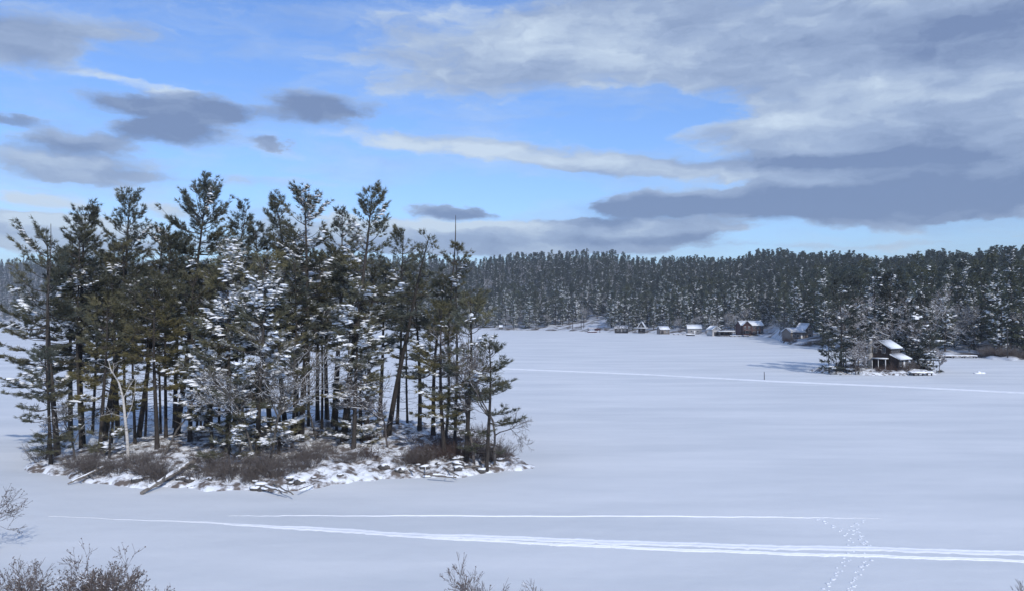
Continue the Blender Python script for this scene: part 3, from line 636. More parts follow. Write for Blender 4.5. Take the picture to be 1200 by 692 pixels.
# red brown house
h=place('house',878,396,R_(8),'red brown two storey house with a snowy roof and front gable on the far shore','house',1.0)
gable(h,14.,8,4.6,7.,'redbrown'); h2=h
a=Acc(); prism(a,[(-6.6,-.5),(-1.4,-.5),(-1.4,4.9),(-4,7.0),(-6.6,4.9)],0,2,1,-5.6,-4.02); obj('gable_wing',a.mesh('gable_wing',M['redbrown']),h)
r,s=Acc(),Acc()
for sg in (-1,1):
    A=np.array([-4+sg*3.,4.6]);B=np.array([-4,7.1]); 
    prism(r,[tuple(A),tuple(B),tuple(B+[0,.14]),tuple(A+[0,.14])],0,2,1,-6.,-3.0); prism(s,[tuple(A+[0,.142]),tuple(B+[0,.142]),tuple(B+[0,.40]),tuple(A+[0,.40])],0,2,1,-5.95,-3.02)
rf=obj('wing_roof',r.mesh('wing_roof',M['shingle']),h); obj('snow_cover',s.mesh('snow',M['roofsnow']),rf)
for x in (1,3.5,6): win(h,x,3.6,1.2,1.2,-4)
for x in (1,6): win(h,x,1.2,1.2,1.2,-4)
for x in (-5.3,-2.7): win(h,x,3.6,1,1.3,-5.6)
win(h,-4,1.3,1.8,1.4,-5.6); door(h,3.4,0,1,2.1,-4,'white')
a=Acc(); box(a,-7.5,7.5,-8.4,-5.65,1.9,2.05); 
for x in (-7.4,-3.5,0,3.5,7.3): box(a,x-.08,x+.08,-8.3,-8.14,-.6,2.9)
box(a,-7.4,7.4,-8.3,-8.2,2.8,2.9); obj('deck',a.mesh('deck',M['wood']),h)
HOUSES.append((846,912,350,412))
# boathouse with opening
h=place('boathouse',836,396,R_(90+10),'pale grey boathouse with arched snowy roof and dark boat opening','boathouse',.3)
gable(h,8,5.,3.2,4.9,'pale',snow=.3); door(h,0,0,2.9,2.0,-4.,'dark','x','boat_opening'); win(h,0,3.7,1.0,.8,-4.,'x')
h=place('covered_dock',850,392,R_(5),'low open dock shelter under a thick white roof beside the pale boathouse','dock shelter',.2)
a,s=Acc(),Acc(); box(a,-4,4,-2.4,2.4,1.9,2.1); rf=obj('roof',a.mesh('roof',M['wood']),h); box(s,-3.9,3.9,-2.35,2.35,2.102,2.5); obj('snow_cover',s.mesh('snow',M['roofsnow']),rf)
for x in (-3.8,-1.3,1.3,3.8):
    for y in (-2.2,2.2): a=Acc(); box(a,x-.09,x+.09,y-.09,y+.09,-.3,1.9); obj('post',a.mesh('post',M['dark']),h)
a=Acc(); box(a,-4,4,1.9,2.1,.2,1.89); obj('back_panel',a.mesh('back_panel',M['dark']),h)
a=Acc(); box(a,-4.2,4.2,-2.8,1.8,.15,.32); obj('dock_deck',a.mesh('deck',M['wood']),h); HOUSES.append((825,868,376,412))
# small boathouse
h=place('boathouse',777,431,R_(14),'small tan boathouse with white sloping roof and dark doorway left of the red brown house','boathouse',.3)
gable(h,6.5,5.5,2.4,4.1,'tan',snow=.3); door(h,-1.8,0,1.7,1.8,-2.75,'dark','y','boat_opening'); win(h,1.4,1.4,.9,.8,-2.75); HOUSES.append((762,795,418,452))
# cottage behind, pale
h=place('house',813,430,R_(-5),'grey house with pale roof half hidden by trees behind the shore','house')
gable(h,9,7,3.2,5.4,'grey'); win(h,-2,1.8,1.1,1.1,-3.5); win(h,2,1.8,1.1,1.1,-3.5); door(h,0,0,1,2.1,-3.5,'white'); HOUSES.append((800,826,412,445))
h=place('cottage',728,456,R_(-6),'low dark cottage with a thinly snowed grey roof on the far shore','cottage',.6)
gable(h,9,6,2.3,4.1,'dark',snow=.03); win(h,-2.4,1.3,1.1,.9,-3); win(h,2.4,1.3,1.1,.9,-3); door(h,0,0,1,2,-3,'grey'); HOUSES.append((712,742,445,480))
h=place('cottage',752,448,R_(75),'dark lodge with steep white gable roof between the low cottage and small boathouse','cottage',.8)
gable(h,6,4.2,3.2,6.2,'dark',snow=.3); win(h,0,1.6,1,1,-3,'x'); win(h,0,3.6,.8,.8,-3,'x'); a,s=Acc(),Acc(); box(a,-5.5,-3.1,-4.4,4.4,2.3,2.42); r_=obj('porch_roof',a.mesh('porch_roof',M['wood']),h); box(s,-5.45,-3.1,-4.35,4.35,2.422,2.8); obj('snow_cover',s.mesh('snow',M['roofsnow']),r_)
for y in (-4.2,0,4.2): a=Acc(); box(a,-5.4,-5.2,y-.1,y+.1,-.5,2.3); obj('porch_post',a.mesh('post',M['wood']),h)
HOUSES.append((738,765,435,475))
h=place('boat_shelter',696,470,R_(0),'boat shelter with a white flat roof and dark red canvas side by the open slope','boat shelter',.15)
a,s=Acc(),Acc(); prism(a,[(-3.6,2.3),(3.6,2.0),(3.6,2.15),(-3.6,2.45)],0,2,1,-1.8,1.8); r_=obj('roof',a.mesh('roof',M['darkred']),h); prism(s,[(-3.6,2.452),(1.2,2.252),(1.2,2.5),(-3.6,2.75)],0,2,1,-1.75,1.75); obj('snow_cover',s.mesh('snow',M['roofsnow']),r_)
for x in (-3.4,3.4):
    for y in (-1.6,1.6): a=Acc(); box(a,x-.08,x+.08,y-.08,y+.08,-.3,2.0); obj('post',a.mesh('post',M['dark']),h)
a=Acc(); box(a,.4,3.3,-1.3,1.3,1.15,1.95); obj('canvas_side',a.mesh('canvas',M['darkred']),h)
HOUSES.append((643,714,450,540))
# boat under the shelter and others
def boat(px,Y,L,rz,label,hull='dark',z=.05,cover=True):
    o=place('boat',px,Y,rz,label,'boat',z); a=Acc(); n=9; V=[];Q=[]
    for i in range(n):
        t=i/(n-1); x=(t-.5)*L; w=L*.16*(1-max(0,(t-.5)*2)**2.4)+.02; hh=.55+.2*t**2
        for yy,zz in ((-w,hh),(-w*.8,.15),(0,0),(w*.8,.15),(w,hh)): V.append((x,yy,zz))
    for i in range(n-1):
        for j in range(4): Q.append((i*5+j,i*5+j+1,(i+1)*5+j+1,(i+1)*5+j))
    a.add(V,[(0,1,2),(0,2,4),(2,3,4)],Q); obj('hull',a.mesh('hull',M[hull],False),o)
    s=Acc(); V=[];Q=[]
    for i in range(n):
        t=i/(n-1); x=(t-.5)*L*.98; w=(L*.16*(1-max(0,(t-.5)*2)**2.4))*.98; hh=.55+.2*t**2
        for yy,zz in ((-w,hh-.03),(-w*.6,hh+.18),(0,hh+.25),(w*.6,hh+.18),(w,hh-.03)): V.append((x,yy,zz))
    for i in range(n-1):
        for j in range(4): Q.append((i*5+j,(i+1)*5+j,(i+1)*5+j+1,i*5+j+1))
    s.add(V,None,Q); obj('snow_cover',s.mesh('snow',M['snow'],True),o); return o
boat(694,466,5.5,R_(8),'red hulled boat under snow beneath the boat shelter','darkred')
boat(809,396,4.2,R_(170),'dark overturned looking boat frozen in by the bare tree on the far shore','dark')
boat(892,388,4.5,R_(160),'dark boat drawn up before the red brown house','dark')
# grey-white house on the point
h=place('house',934,302,R_(20),'pale grey house with steep snowy gable behind brush on the point','house',1.3)
gable(h,8,6,3.0,4.6,'tan',snow=.3,x0=-6); 
a=Acc(); prism(a,[(2.05,-.5),(6,-.5),(6,4.2),(4.02,6.4),(2.05,4.2)],0,2,1,-3.4,3.2); obj('gable_wing',a.mesh('gable_wing',M['tan']),h)
r,s=Acc(),Acc()
for sg in (-1,1):
    A=np.array([4.02+sg*2.4,3.85]);B=np.array([4.02,6.5]); prism(r,[tuple(A),tuple(B),tuple(B+[0,.14]),tuple(A+[0,.14])],0,2,1,-3.8,3.6); prism(s,[tuple(A+[0,.142]),tuple(B+[0,.142]),tuple(B+[0,.45]),tuple(A+[0,.45])],0,2,1,-3.75,3.55)
rf=obj('wing_roof',r.mesh('wing_roof',M['shingle']),h); obj('snow_cover',s.mesh('snow',M['roofsnow']),rf)
for x in (-4.5,-2.2): win(h,x,1.7,1.1,1.1,-3)
win(h,4.02,1.6,1.6,1.3,-3.4); win(h,4.02,4.3,1,.9,-3.4); door(h,0,0,1,2.1,-3,'white'); HOUSES.append((912,960,262,318))
# stakes on the open slope, pole, docks
for i,(p,Y,H) in enumerate([(671,512,7.5),(681,508,9),(684,512,9)]):
    o=place('post',p,Y,0,'dark tall post standing on the open snowy slope' if i<1 else 'one of the close pair of dark posts on the open snowy slope','post',group=None if i<1 else 'paired posts on the slope'); a=Acc(); tube(a,[(0,0,-.5),(0,0,H*.5),(0,0,H)],[.22,.2,.16],7); obj('shaft',a.mesh('shaft',M['dark'],True),o); a=Acc(); lumps(a,rng,[(0,0,H)],.22,.22,.14,0,.02); obj('snow_cover',a.mesh('snow',M['snow'],True),o)
o=place('utility_pole',1180,192,0,'dark utility pole at the shore near the right edge','pole',.3); a=Acc(); tube(a,[(0,0,-.5),(.02,0,3),(0,0,7.0)],[.15,.13,.10],8); obj('shaft',a.mesh('shaft',M['dark'],True),o); a=Acc(); box(a,-.55,.55,-.06,.06,6.35,6.47); obj('crossarm',a.mesh('crossarm',M['dark']),o)
def dock(px,Y,L,W,rz,label,z=.0):
    o=place('dock',px,Y,rz,label,'dock',z); a=Acc(); box(a,-L/2,L/2,-W/2,W/2,.30,.45); obj('deck',a.mesh('deck',M['wood']),o)
    for x in np.linspace(-L/2+.3,L/2-.3,5):
        for y0 in (-W/2+.02,W/2-.2): q=Acc(); box(q,x-.09,x+.09,y0,y0+.18,-.2,.30); obj('post',q.mesh('post',M['dark']),o)
    s=Acc(); n=int(L*2)+2; xs=np.linspace(-L/2+.05,L/2-.05,n); tube(s,np.stack([xs,rng.normal(0,.03,n),0*xs+.452],1),.17+rng.uniform(-.03,.05,n),8); s.v=[np.concatenate(s.v)*[1,W*2.6,1]+[0,0,0]]; obj('snow_cover',s.mesh('snow',M['snow'],True),o)
dock(1115,200,11.5,1.6,R_(-3),'long low dock with snow on top before the right hand woods')
dock(1078,143.5,4,1.4,R_(8),'short snowy dock at the front of the cottage islet')
dock(866,383,9,1.5,R_(2),'snowy dock before the covered dock on the far shore')
dock(800,418,10,1.5,R_(4),'low white dock right of the tan boathouse')
o=place('ice_hut',587,542,0,'tiny dark hut with white top at far shore beyond the island tip','hut',.0); gable(o,2.2,2,1.9,2.9,'dark',snow=.35); door(o,0,0,.8,1.6,-1,'grey')
o=empty('snow_mound',(px2x(1147,148),148,0),label='small heap of snow on the ice right of the cottage islet',cat='snow heap'); a=Acc(); lumps(a,rng,[(-.3,0,0),(.5,.1,0),(.1,.3,.02)],[.9,.7,.5],[.5,.5,.5],[.32,.28,.5],[0,.5,1],.05); obj('heap',a.mesh('heap',M['snow'],True),o)
a=Acc(); tube(a,[(0,0,-.2),(0.02,0,.6),(0,0,1.35)],[.07,.06,.05],6); o=obj('ice_stake',a.mesh('ice_stake',M['dark'],True),None,(px2x(895,134),134,0)); tag(o,'small dark stake standing alone in the ice left of the cottage islet','stake')

# ------------------------------------------------------------------ islet trees and far forest
VP=[pine(800+i,*s) for i,s in enumerate([(20,3.4,.12),(22,3.8,.22),(19,3.1,.08),(23,4.2,.30),(18,2.9,.05),(21,3.6,.15)])] if False else []
spec=[(20,3.9,.05,'pine',.35),(22,4.2,.12,'pine',.55),(19,3.6,.03,'spruce',.30),(23,4.5,.20,'flat',.40),(17,3.2,.03,'spruce',.9),(21,4.0,.07,'pine',.9),(20,3.9,.1,'pine',.06),(21,3.6,.05,'spruce',.08)]
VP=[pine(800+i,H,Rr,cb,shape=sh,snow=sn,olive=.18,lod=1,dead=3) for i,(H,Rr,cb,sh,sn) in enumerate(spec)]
VB=[bare(850+i,16,.45,5,.16,(.15,.14,.135),.55,twig=.035,up=.4) for i in range(3)]
ISL=[(985,150,988,322,'tall olive brown pine at the left side of the cottage islet',3),(971,148,966,385,'short pine leaning over the ice at the left tip of the cottage islet',0),(1000,156,1002,318,'pine behind the left side of the cottage',1),(1025,160,1022,308,'broad snowy pine rising behind the cottage chimney',5),(1044,158,1046,314,'dark tall pine directly behind the cottage roof',1),(1062,157,1062,322,'snow dusted pine right behind the cottage',5),(1075,152,1077,350,'dense dark pine right beside the cottage',2),(1089,150,1090,378,'small dark evergreen at the right tip of the cottage islet',2),(979,146,978,402,'low bushy conifer at the front left edge of the cottage islet',0),(991,147,992,392,'dense young conifer left of the frosted bare trees by the cottage',2),(1005,151,1007,384,'young snowy conifer between the tall left pine and the chimney',5),(1082,156,1088,330,'frosted pine above the small dark evergreen',4)]
for i,(p,Y,tp,ty,l,v) in enumerate(ISL):
    X=px2x(p,Y); z=float(islet_z(np.array(X),np.array(Y))); H=zof(ty+6,Y)-z
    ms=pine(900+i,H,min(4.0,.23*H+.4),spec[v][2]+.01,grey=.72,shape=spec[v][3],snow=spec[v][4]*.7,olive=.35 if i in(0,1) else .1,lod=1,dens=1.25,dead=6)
    plant('pine_tree',ms,(X,Y,z),l,'pine tree','pines on the cottage islet')
for i,(p,Y,ty,l) in enumerate([(1004,147,395,'frosted bare tree left of the stone chimney'),(1002,145,402,'low frosted bare tree at the left front of the cottage islet'),(1099,149,405,'wispy bare tree at the right tip of the cottage islet'),(1013,157,345,'tall bare grey tree between the tall left pine and the chimney'),(1036,161,330,'tall bare grey tree rising behind the cottage ridge'),(1052,155,352,'bare frosted tree just behind the cottage roof'),(1070,153,372,'bare tree at the right wall of the cottage'),(988,152,352,'bare grey tree inside the left clump of the cottage islet'),(1094,158,330,'tall pale bare tree behind the right tip of the cottage islet')]):
    X=px2x(p,Y); z=float(islet_z(np.array(X),np.array(Y))); plant('bare_tree',bare(930+i,zof(ty,Y)-z,.5,5,.08,(.17,.15,.145),.5,twig=.018),(X,Y,z),l,'bare tree',names=BN)
for i in range(26):
    a=rng.uniform(pi*1.02,pi*1.98); q=rng.uniform(.62,.88); X=IX+11*cos(a)*q; Y=IY+8.2*sin(a)*q; z=float(islet_z(np.array(X),np.array(Y)))
    plant('bare_shrub',shr[3 if i%3 else 0],(X,Y,z-.05),'reddish brown leafless shrub along the front of the cottage islet','shrub','shrubs in front of the cottage',rz=i,scale=rng.uniform(.8,1.3),names=('stems','snow_cover'))

# forest positions
rng=np.random.default_rng(77); pts=[]
def clear(p,Y):
    for (a,b,y0,y1) in HOUSES:
        if a<p<b and Y<y1: return y0<Y or rng.random()<.8
    return False
for (u0,u1,n,sp) in ((-.95,-.12,15000,1),(-.12,.80,18000,1)):
    us=rng.uniform(u0,u1,n); 
    for u in us:
        Ds=float(shoreD(u)); Dr=float(np.interp(u*F+CX,RG[:,0],RG[:,1])); Y=math.sqrt(rng.uniform((Ds+6)**2,(Dr+60)**2)); pts.append((u,Y,Ds))
# thin out to a minimum spacing
grid={}; keep=[]
order=sorted(range(len(pts)),key=lambda i:pts[i][1]-pts[i][2])
for i in order:
    u,Y,Ds=pts[i]; X=u*Y; p=u*F+CX
    if clear(p,Y): continue
    dmin=4.3 if Y<600 else 5.6
    if Y>1000: dmin=6.2
    c=(int(X//8),int(Y//8)); ok=True
    for dx in (-1,0,1):
        for dy in (-1,0,1):
            for (x2,y2) in grid.get((c[0]+dx,c[1]+dy),()):
                if (x2-X)**2+(y2-Y)**2<dmin*dmin: ok=False;break
            if not ok:break
        if not ok:break
    if ok: grid.setdefault(c,[]).append((X,Y)); keep.append((X,Y,Y-Ds,p))
print('forest trees',len(keep))
def kindof(p,depth,r):
    """variant index: 0-7 conifers, 8-10 bare; more bare and frosted low on the shore, dark plain green up the hill"""
    if depth<30:
        if (570<p<650 and r<.35) or (790<p<960 and r<.5) or (1090<p<1130 and r<.3) or r<.12: return 8+int(r*1000)%3
    if depth>40 and ((p<760 and r<.30) or r<.13): return 8+int(r*1000)%3
    if depth>120: return [6,7,7,7,2,2,6,7][int(r*997)%8]
    if depth>60: return [0,6,2,7,1,3,6,0][int(r*997)%8]
    return [0,1,2,3,4,5,5,1,6,3][int(r*997)%10]
vis=[k for k in keep if -20<k[3]<1220 and (k[3]>545 or k[3]<0)]
vis.sort(key=lambda k:k[2]*(k[1]/300))
IND=[k for k in vis if k[2]<40][:235]; inds=set((k[0],k[1]) for k in IND)
protos={}
def lab(p,v):
    b='bare frosted tree' if v>=8 else ('snow laden conifer' if v in(4,5) else 'dark green conifer')
    if p<660: s='on the far shore beyond the island tip'
    elif p<800: s='behind the small cottages on the far shore'
    elif p<915: s='around the red brown house on the far shore'
    elif p<1095: s='on the wooded point behind the cottage islet'
    else: s='along the shore by the long dock at right'
    return b+' '+s, s
for (X,Y,d,p) in IND:
    r=rng.random(); v=kindof(p,d,r); l,s=lab(p,v); z=float(hillz(np.array(X),np.array(Y)))
    kind='bare_tree' if v>=8 else 'shore_conifer'
    sc=rng.uniform(.62,1.08)*(1 if v<8 else .75); rz=rng.uniform(0,6.28)
    if v not in protos: protos[v]=e=plant(kind,(VP+VB)[v],(X,Y,z-.2),l,kind.replace('_',' '),names=BN if v>=8 else ('trunk','branches','crown','snow_cover'))
    else: e=copy_tree(protos[v])
    e.location=(X,Y,z-.2); e.rotation_euler=(0,0,rz); e.scale=(sc,sc,sc*rng.uniform(.9,1.1)); e['label']=l; e['group']=('bare trees ' if v>=8 else 'snow laden conifers ' if v in (4,5) else 'dark conifers ')+s
    e['category']='bare tree' if v>=8 else 'conifer'
    e.name=kind
for v in range(11):
    if v not in protos:
        X,Y,d,p=[k for k in keep if (k[0],k[1]) not in inds][v*7]; inds.add((X,Y)); l,s=lab(p,v); z=float(hillz(np.array(X),np.array(Y)))
        protos[v]=plant('bare_tree' if v>=8 else 'shore_conifer',(VP+VB)[v],(X,Y,z-.2),l,'bare tree' if v>=8 else 'conifer',('bare trees ' if v>=8 else 'snow laden conifers ' if v in (4,5) else 'dark conifers ')+s,names=BN if v>=8 else ('trunk','branches','crown','snow_cover'))
rest=[k for k in keep if (k[0],k[1]) not in inds]
PX=np.array([(k[0],k[1],0) for k in rest]); PX[:,2]=hillz(PX[:,0],PX[:,1])-.2
me=bpy.data.meshes.new('forest'); me.from_pydata(PX.tolist(),[],[]); 
vr=[kindof(k[3],k[2],rng.random()) for k in rest]
for nm,ty,dat in (('variant','INT',vr),('spin','FLOAT',rng.uniform(0,6.28,len(rest))),('size','FLOAT',rng.uniform(.52,1.18,len(rest))*np.where(rng.random(len(rest))<.06,1.08,1))):
    at_=me.attributes.new(nm,ty,'POINT'); at_.data.foreach_set('value',list(dat))
fo=obj('forest',me); tag(fo,'dense snow dusted evergreen forest covering the far hillside','forest',kind='stuff')
ng=bpy.data.node_groups.new('forest_scatter','GeometryNodeTree'); ng.interface.new_socket('Geometry',in_out='INPUT',socket_type='NodeSocketGeometry'); ng.interface.new_socket('Geometry',in_out='OUTPUT',socket_type='NodeSocketGeometry')
N=ng.nodes;L=ng.links; gi=N.new('NodeGroupInput');go=N.new('NodeGroupOutput'); jo=N.new('GeometryNodeJoinGeometry')
def nattr(n,t):
    a=N.new('GeometryNodeInputNamedAttribute'); a.data_type=t; a.inputs['Name'].default_value=n; return a.outputs['Attribute']
va=nattr('variant','INT'); spn=nattr('spin','FLOAT'); sz=nattr('size','FLOAT'); cb_=N.new('ShaderNodeCombineXYZ'); L.new(spn,cb_.inputs[2])
for v in range(11):
    j=N.new('GeometryNodeJoinGeometry')
    for chd in protos[v].children:
        oi=N.new('GeometryNodeObjectInfo'); oi.inputs['Object'].default_value=chd; oi.transform_space='ORIGINAL'; L.new(oi.outputs['Geometry'],j.inputs[0])
    cmp=N.new('FunctionNodeCompare'); cmp.data_type='INT'; cmp.operation='EQUAL'; L.new(va,cmp.inputs[2]); cmp.inputs[3].default_value=v
    ip=N.new('GeometryNodeInstanceOnPoints'); L.new(gi.outputs[0],ip.inputs['Points']); L.new(cmp.outputs[0],ip.inputs['Selection']); L.new(j.outputs[0],ip.inputs['Instance']); L.new(cb_.outputs[0],ip.inputs['Rotation'])
    if v>=8:
        mu=N.new('ShaderNodeMath'); mu.operation='MULTIPLY'; mu.inputs[1].default_value=.8; L.new(sz,mu.inputs[0]); L.new(mu.outputs[0],ip.inputs['Scale'])
    else: L.new(sz,ip.inputs['Scale'])
    L.new(ip.outputs[0],jo.inputs[0])
L.new(jo.outputs[0],go.inputs[0]); md=fo.modifiers.new('scatter','NODES'); md.node_group=ng
# brush along the far shore near the houses
k=0
for i in range(95):
    p=rng.choice([rng.uniform(1146,1215),rng.uniform(918,965),rng.uniform(790,860),rng.uniform(1150,1200),rng.uniform(650,760)]); Y=float(shoreD((p-CX)/F))+rng.uniform(1.5,6); X=px2x(p,Y); z=float(hillz(np.array(X),np.array(Y)))
    s='on the point by the pale grey house' if 900<p<1000 else 'by the boathouses' if p<870 and p>780 else 'near the long dock' if p>1000 else 'near the open slope'
    plant('bare_shrub',shr[3 if i%2 else 2],(X,Y,z-.1),'brown leafless shrub at the water line '+s,'shrub','far shore shrubs '+s,rz=i,scale=rng.uniform(1.1,1.9),names=('stems','snow_cover'))

# ------------------------------------------------------------------ light, sky, haze, camera
SUN_EL=R_(36); SUN_AZ=math.atan2(.38,-.925)
sd=bpy.data.lights.new('sun','SUN'); sd.energy=2.7; sd.angle=R_(.6); sd.color=(1,.955,.89); so=bpy.data.objects.new('sun',sd); C.objects.link(so)
from mathutils import Vector
dirv=Vector((sin(SUN_AZ)*cos(SUN_EL),cos(SUN_AZ)*cos(SUN_EL),sin(SUN_EL))); so.rotation_euler=dirv.to_track_quat('Z','Y').to_euler(); so.location=(60,-60,80)
W=bpy.data.worlds.new('World'); bpy.context.scene.world=W; W.use_nodes=True; nt=W.node_tree; N=nt.nodes; L=nt.links; bg=N['Background']
sky=N.new('ShaderNodeTexSky'); sky.sky_type='NISHITA'; sky.sun_disc=False; sky.sun_elevation=SUN_EL; sky.sun_rotation=SUN_AZ; sky.air_density=1.1; sky.dust_density=.4; sky.ozone_density=2.0
def math_(op,a,b=None,c=None,clamp=False):
    n=N.new('ShaderNodeMath'); n.operation=op; n.use_clamp=clamp
    for i,q in enumerate((a,b,c)):
        if q is None: continue
        if isinstance(q,(int,float)): n.inputs[i].default_value=q
        else: L.new(q,n.inputs[i])
    return n.outputs[0]
tc=N.new('ShaderNodeTexCoord'); sx=N.new('ShaderNodeSeparateXYZ'); L.new(tc.outputs['Generated'],sx.inputs[0])
az=math_('ARCTAN2',sx.outputs[0],sx.outputs[1]); el=math_('ARCSINE',sx.outputs[2])
cv=N.new('ShaderNodeCombineXYZ'); L.new(az,cv.inputs[0]); L.new(el,cv.inputs[1])
def noise(vec,scale,detail=6,rough=.55,st=(1,3.2,1),off=(0,0,0),dist=0):
    mp=N.new('ShaderNodeMapping'); mp.inputs['Scale'].default_value=st; mp.inputs['Location'].default_value=off; L.new(vec,mp.inputs[0])
    n=N.new('ShaderNodeTexNoise'); n.inputs['Scale'].default_value=scale; n.inputs['Detail'].default_value=detail; n.inputs['Roughness'].default_value=rough; n.inputs['Distortion'].default_value=dist; L.new(mp.outputs[0],n.inputs['Vector']); return n.outputs[0]
# warp the coordinates a little so that the cloud shapes are not ellipses
def fld(vec):
    wn=N.new('ShaderNodeTexNoise'); wn.inputs['Scale'].default_value=11; wn.inputs['Detail'].default_value=8; wn.inputs['Roughness'].default_value=.62; mp=N.new('ShaderNodeMapping'); mp.inputs['Scale'].default_value=(1,2.2,1); L.new(vec,mp.inputs[0]); L.new(mp.outputs[0],wn.inputs['Vector'])
    s=N.new('ShaderNodeVectorMath'); s.operation='SUBTRACT'; L.new(wn.outputs['Color'],s.inputs[0]); s.inputs[1].default_value=(.5,.5,.5)
    m=N.new('ShaderNodeVectorMath'); m.operation='MULTIPLY'; L.new(s.outputs[0],m.inputs[0]); m.inputs[1].default_value=(.14,.034,0)
    a=N.new('ShaderNodeVectorMath'); a.operation='ADD'; L.new(vec,a.inputs[0]); L.new(m.outputs[0],a.inputs[1]); return a.outputs[0]
wv=fld(cv.outputs[0])
def ell(lst,vec):
    tot=None
    for (px,py,rx,ry,amp,*rot) in lst:
        a_=math.atan((px-CX)/F); e_=math.atan((HY-py)/F*cos(a_)); k=cos(a_)
        mp=N.new('ShaderNodeMapping'); mp.vector_type='TEXTURE'; mp.inputs['Location'].default_value=(a_,e_,0); mp.inputs['Scale'].default_value=(rx/F*k*k,ry/F*k,1)
        mp.inputs['Rotation'].default_value=(0,0,-R_(rot[0]) if rot else 0)
        if tot is None: L.new(vec,mp.inputs[0])
        else:       # a vanishing share of the running total keeps the evaluation in order (shader stack)
            va_=N.new('ShaderNodeVectorMath'); va_.operation='MULTIPLY_ADD'; L.new(tot,va_.inputs[0]); va_.inputs[1].default_value=(1e-7,1e-7,0); L.new(vec,va_.inputs[2]); L.new(va_.outputs[0],mp.inputs[0])
        ln=N.new('ShaderNodeVectorMath'); ln.operation='LENGTH'; L.new(mp.outputs[0],ln.inputs[0])
        mr=N.new('ShaderNodeMapRange'); mr.interpolation_type='SMOOTHSTEP'; mr.inputs[1].default_value=1.45; mr.inputs[2].default_value=.25; mr.inputs[3].default_value=0; mr.inputs[4].default_value=amp; L.new(ln.outputs['Value'],mr.inputs[0])
        tot=mr.outputs[0] if tot is None else math_('ADD',tot,mr.outputs[0])
    return tot
DEN=[(20,45,95,38,1.0),(150,38,90,18,.7),(380,60,120,14,.4),(300,100,90,8,.35),(90,215,120,14,.5),(250,250,120,10,.6),(30,285,160,12,.9),(165,98,80,6,.6,4),(205,126,105,17,1.1),(195,155,85,14,1.0),(375,126,70,18,1.1),(15,141,60,8,.8),(95,165,80,11,.9),(90,192,125,20,.95),(50,235,60,9,.7),(40,262,90,12,.8),(185,237,35,8,.6),(318,171,22,7,.8),
(560,78,165,36,.95),(690,35,160,42,1.0),(900,50,260,65,1.1),(1120,95,230,110,1.2),(1150,190,230,70,1.2),(905,150,110,22,1.0),(1000,190,150,35,1.0),(600,178,230,13,.85,5),(740,195,120,12,.8,3),(900,232,210,24,1.15),(1080,232,180,32,1.2),(775,238,75,13,1.0),(700,259,45,7,.9),(600,277,240,22,1.5),(430,276,150,18,1.0),(530,246,42,9,1.3),(760,272,120,13,1.2),(60,262,120,14,1.1),(330,212,160,7,.45),(395,252,18,9,.9),(640,290,500,7,.5),(1050,270,110,6,.5),(460,30,60,14,.4),(150,290,200,9,.35),
(735,128,110,26,-1.1),(700,140,120,14,-.8),(700,80,40,14,-.5),(960,276,150,9,-.7),(1150,262,90,7,-.5),(600,232,110,12,-.7),(470,215,160,14,-.4),(60,215,80,5,-.3),(300,60,180,30,-.5),(690,218,50,7,-.4),(860,213,45,5,-.5)]
DRK=[(205,130,125,22,-.55),(195,158,100,16,-.5),(375,130,75,20,-.5),(15,143,60,9,-.4),(80,172,90,10,-.35),(20,45,90,30,-.25),(140,38,80,16,-.15),(120,200,110,10,-.1),(1130,40,160,36,-.45),(1130,195,200,40,-.28),(900,240,230,18,-.6),(1060,238,200,30,-.5),(775,242,80,12,-.6),(700,260,50,8,-.55),(530,247,45,10,-.5),(940,190,170,12,-.45,2),(620,283,170,8,-.12),(318,171,25,8,-.4),(760,280,110,6,-.3),(900,50,90,25,-.15),
(165,98,80,6,.5),(640,50,130,26,.25),(500,75,100,20,.12),(870,40,80,20,.2),(920,140,100,11,.35),(1020,110,120,20,.15),(600,180,230,10,.45,5),(540,262,90,7,.4),(60,235,70,7,.4),(40,258,90,8,.35),(185,237,35,8,.3),(395,252,20,9,.6),(60,185,60,7,.2),(120,250,200,25,.25),(30,285,160,14,.25),(600,262,220,8,.25),(430,268,120,12,.25)]
n1=noise(wv,5.2,8,.60,(1,3.6,1)); n2=noise(wv,17,7,.6,(1,2.6,1),(3,1,0)); n3=noise(cv.outputs[0],2.0,3,.5,(1,2.5,1),(7,2,0))
D=ell(DEN,wv)
# outside the photographed part of the sky the clouds come from large scale noise only
far=N.new('ShaderNodeMapRange'); far.interpolation_type='SMOOTHSTEP'; L.new(math_('ABSOLUTE',az),far.inputs[0]); far.inputs[1].default_value=.62; far.inputs[2].default_value=.85
hi=N.new('ShaderNodeMapRange'); hi.interpolation_type='SMOOTHSTEP'; L.new(el,hi.inputs[0]); hi.inputs[1].default_value=.36; hi.inputs[2].default_value=.52
out=math_('MAXIMUM',far.outputs[0],hi.outputs[0]); D=math_('ADD',math_('MULTIPLY_ADD',D,1.15,.06),math_('MULTIPLY',out,math_('MULTIPLY_ADD',n3,3.2,-1.35)))
dd=math_('ADD',math_('ADD',D,math_('MULTIPLY_ADD',n1,2.1,-1.05)),math_('MULTIPLY_ADD',n2,1.3,-.65))
al=N.new('ShaderNodeMapRange'); al.interpolation_type='SMOOTHSTEP'; L.new(dd,al.inputs[0]); al.inputs[1].default_value=.05; al.inputs[2].default_value=1.05
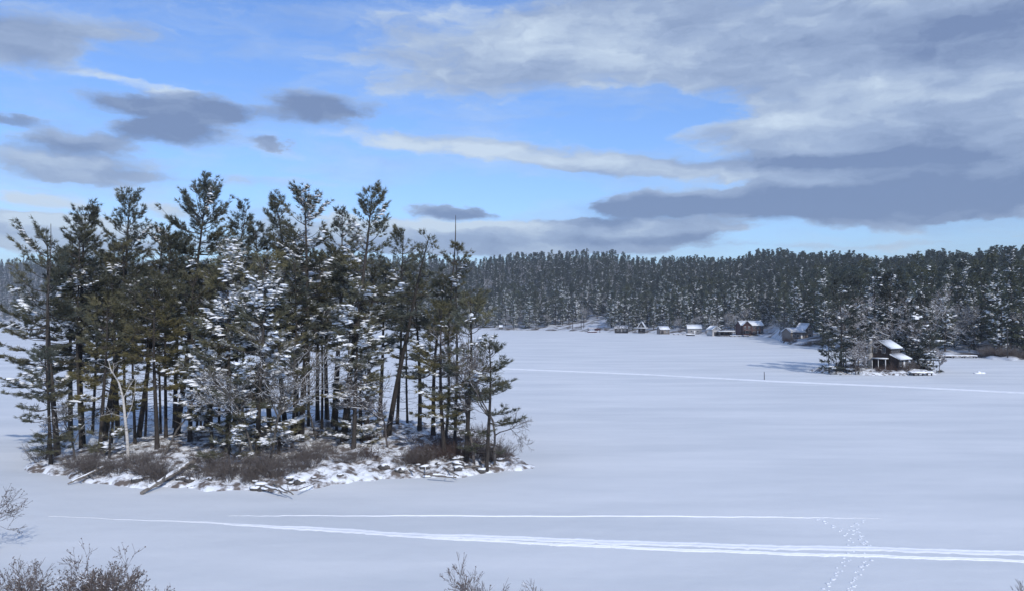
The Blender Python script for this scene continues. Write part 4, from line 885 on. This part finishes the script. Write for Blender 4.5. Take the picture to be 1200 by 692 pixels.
vb_=N.new('ShaderNodeVectorMath'); vb_.operation='MULTIPLY_ADD'; L.new(D,vb_.inputs[0]); vb_.inputs[1].default_value=(1e-7,1e-7,0); L.new(wv,vb_.inputs[2]); B=ell(DRK,vb_.outputs[0]); bb=math_('ADD',math_('ADD',B,.55),math_('ADD',math_('MULTIPLY_ADD',n1,1.1,-.55),math_('MULTIPLY_ADD',n2,1.0,-.5)))
bb=math_('ADD',bb,math_('MULTIPLY_ADD',al.outputs[0],-.30,.26)); cr=N.new('ShaderNodeValToRGB'); L.new(bb,cr.inputs[0]); e=cr.color_ramp.elements; e[0].position=0.0; e[0].color=(.18,.25,.42,1); e[1].position=1.0; e[1].color=(.62,.73,.85,1); q=e.new(.5); q.color=(.345,.44,.62,1)
ramp=N.new('ShaderNodeValToRGB'); L.new(el,ramp.inputs[0]); e=ramp.color_ramp.elements
# clear sky tint on top of the Nishita sky (clear winter air: deeper blue)
tint=N.new('ShaderNodeMix'); tint.data_type='RGBA'; tint.blend_type='MULTIPLY'; tint.inputs[0].default_value=1; L.new(sky.outputs[0],tint.inputs[6]); tint.inputs[7].default_value=(.088,.112,.160,1)
SKYTINT=tint
mx=N.new('ShaderNodeMix'); mx.data_type='RGBA'; veil=math_('MULTIPLY',math_('SUBTRACT',noise(wv,4.0,9,.62,(1,4.5,1),(11,5,0)),.44,None,True),1.9); L.new(math_('MAXIMUM',math_('MULTIPLY',al.outputs[0],.92),math_('MINIMUM',veil,.5)),mx.inputs[0]); L.new(tint.outputs[2],mx.inputs[6]); L.new(cr.outputs[0],mx.inputs[7])
N.remove(ramp)
# Background strength stays in the daylight range; the cloud colours are divided by it
vs=N.new('ShaderNodeVectorMath'); vs.operation='SCALE'; L.new(mx.outputs[2],vs.inputs[0]); vs.inputs['Scale'].default_value=10.
L.new(vs.outputs[0],bg.inputs[0]); bg.inputs[1].default_value=.1
hm=bpy.data.materials.new('thin_haze'); hm.use_nodes=True; hn=hm.node_tree; hn.nodes.remove(hn.nodes['Principled BSDF']); pv=hn.nodes.new('ShaderNodeVolumePrincipled'); pv.inputs['Color'].default_value=(.80,.88,1,1); pv.inputs['Density'].default_value=.00022; pv.inputs['Anisotropy'].default_value=.2; hn.links.new(pv.outputs[0],hn.nodes['Material Output'].inputs['Volume'])
a=Acc(); box(a,-2300,2300,-500,2200,-2.,150); o=obj('haze',a.mesh('haze',hm)); tag(o,'thin pale winter haze over the lake','haze',kind='stuff')

W.cycles.sampling_method='NONE'
cy=bpy.context.scene.cycles; cy.max_bounces=5; cy.diffuse_bounces=3; cy.volume_bounces=0; cy.glossy_bounces=2
cam=bpy.data.cameras.new('camera'); co=bpy.data.objects.new('camera',cam); C.objects.link(co); co.location=(0,0,CH); cam.sensor_width=36; cam.lens=F/1200*36; cam.clip_end=8000; cam.clip_start=.1
co.rotation_euler=(R_(90)+math.atan(21/F),0,0); sc=bpy.context.scene; sc.camera=co
sc.view_settings.view_transform='Standard'; sc.view_settings.look='None'; sc.view_settings.exposure=.10; sc.view_settings.gamma=1
sc.render.resolution_x=1024; sc.render.resolution_y=590
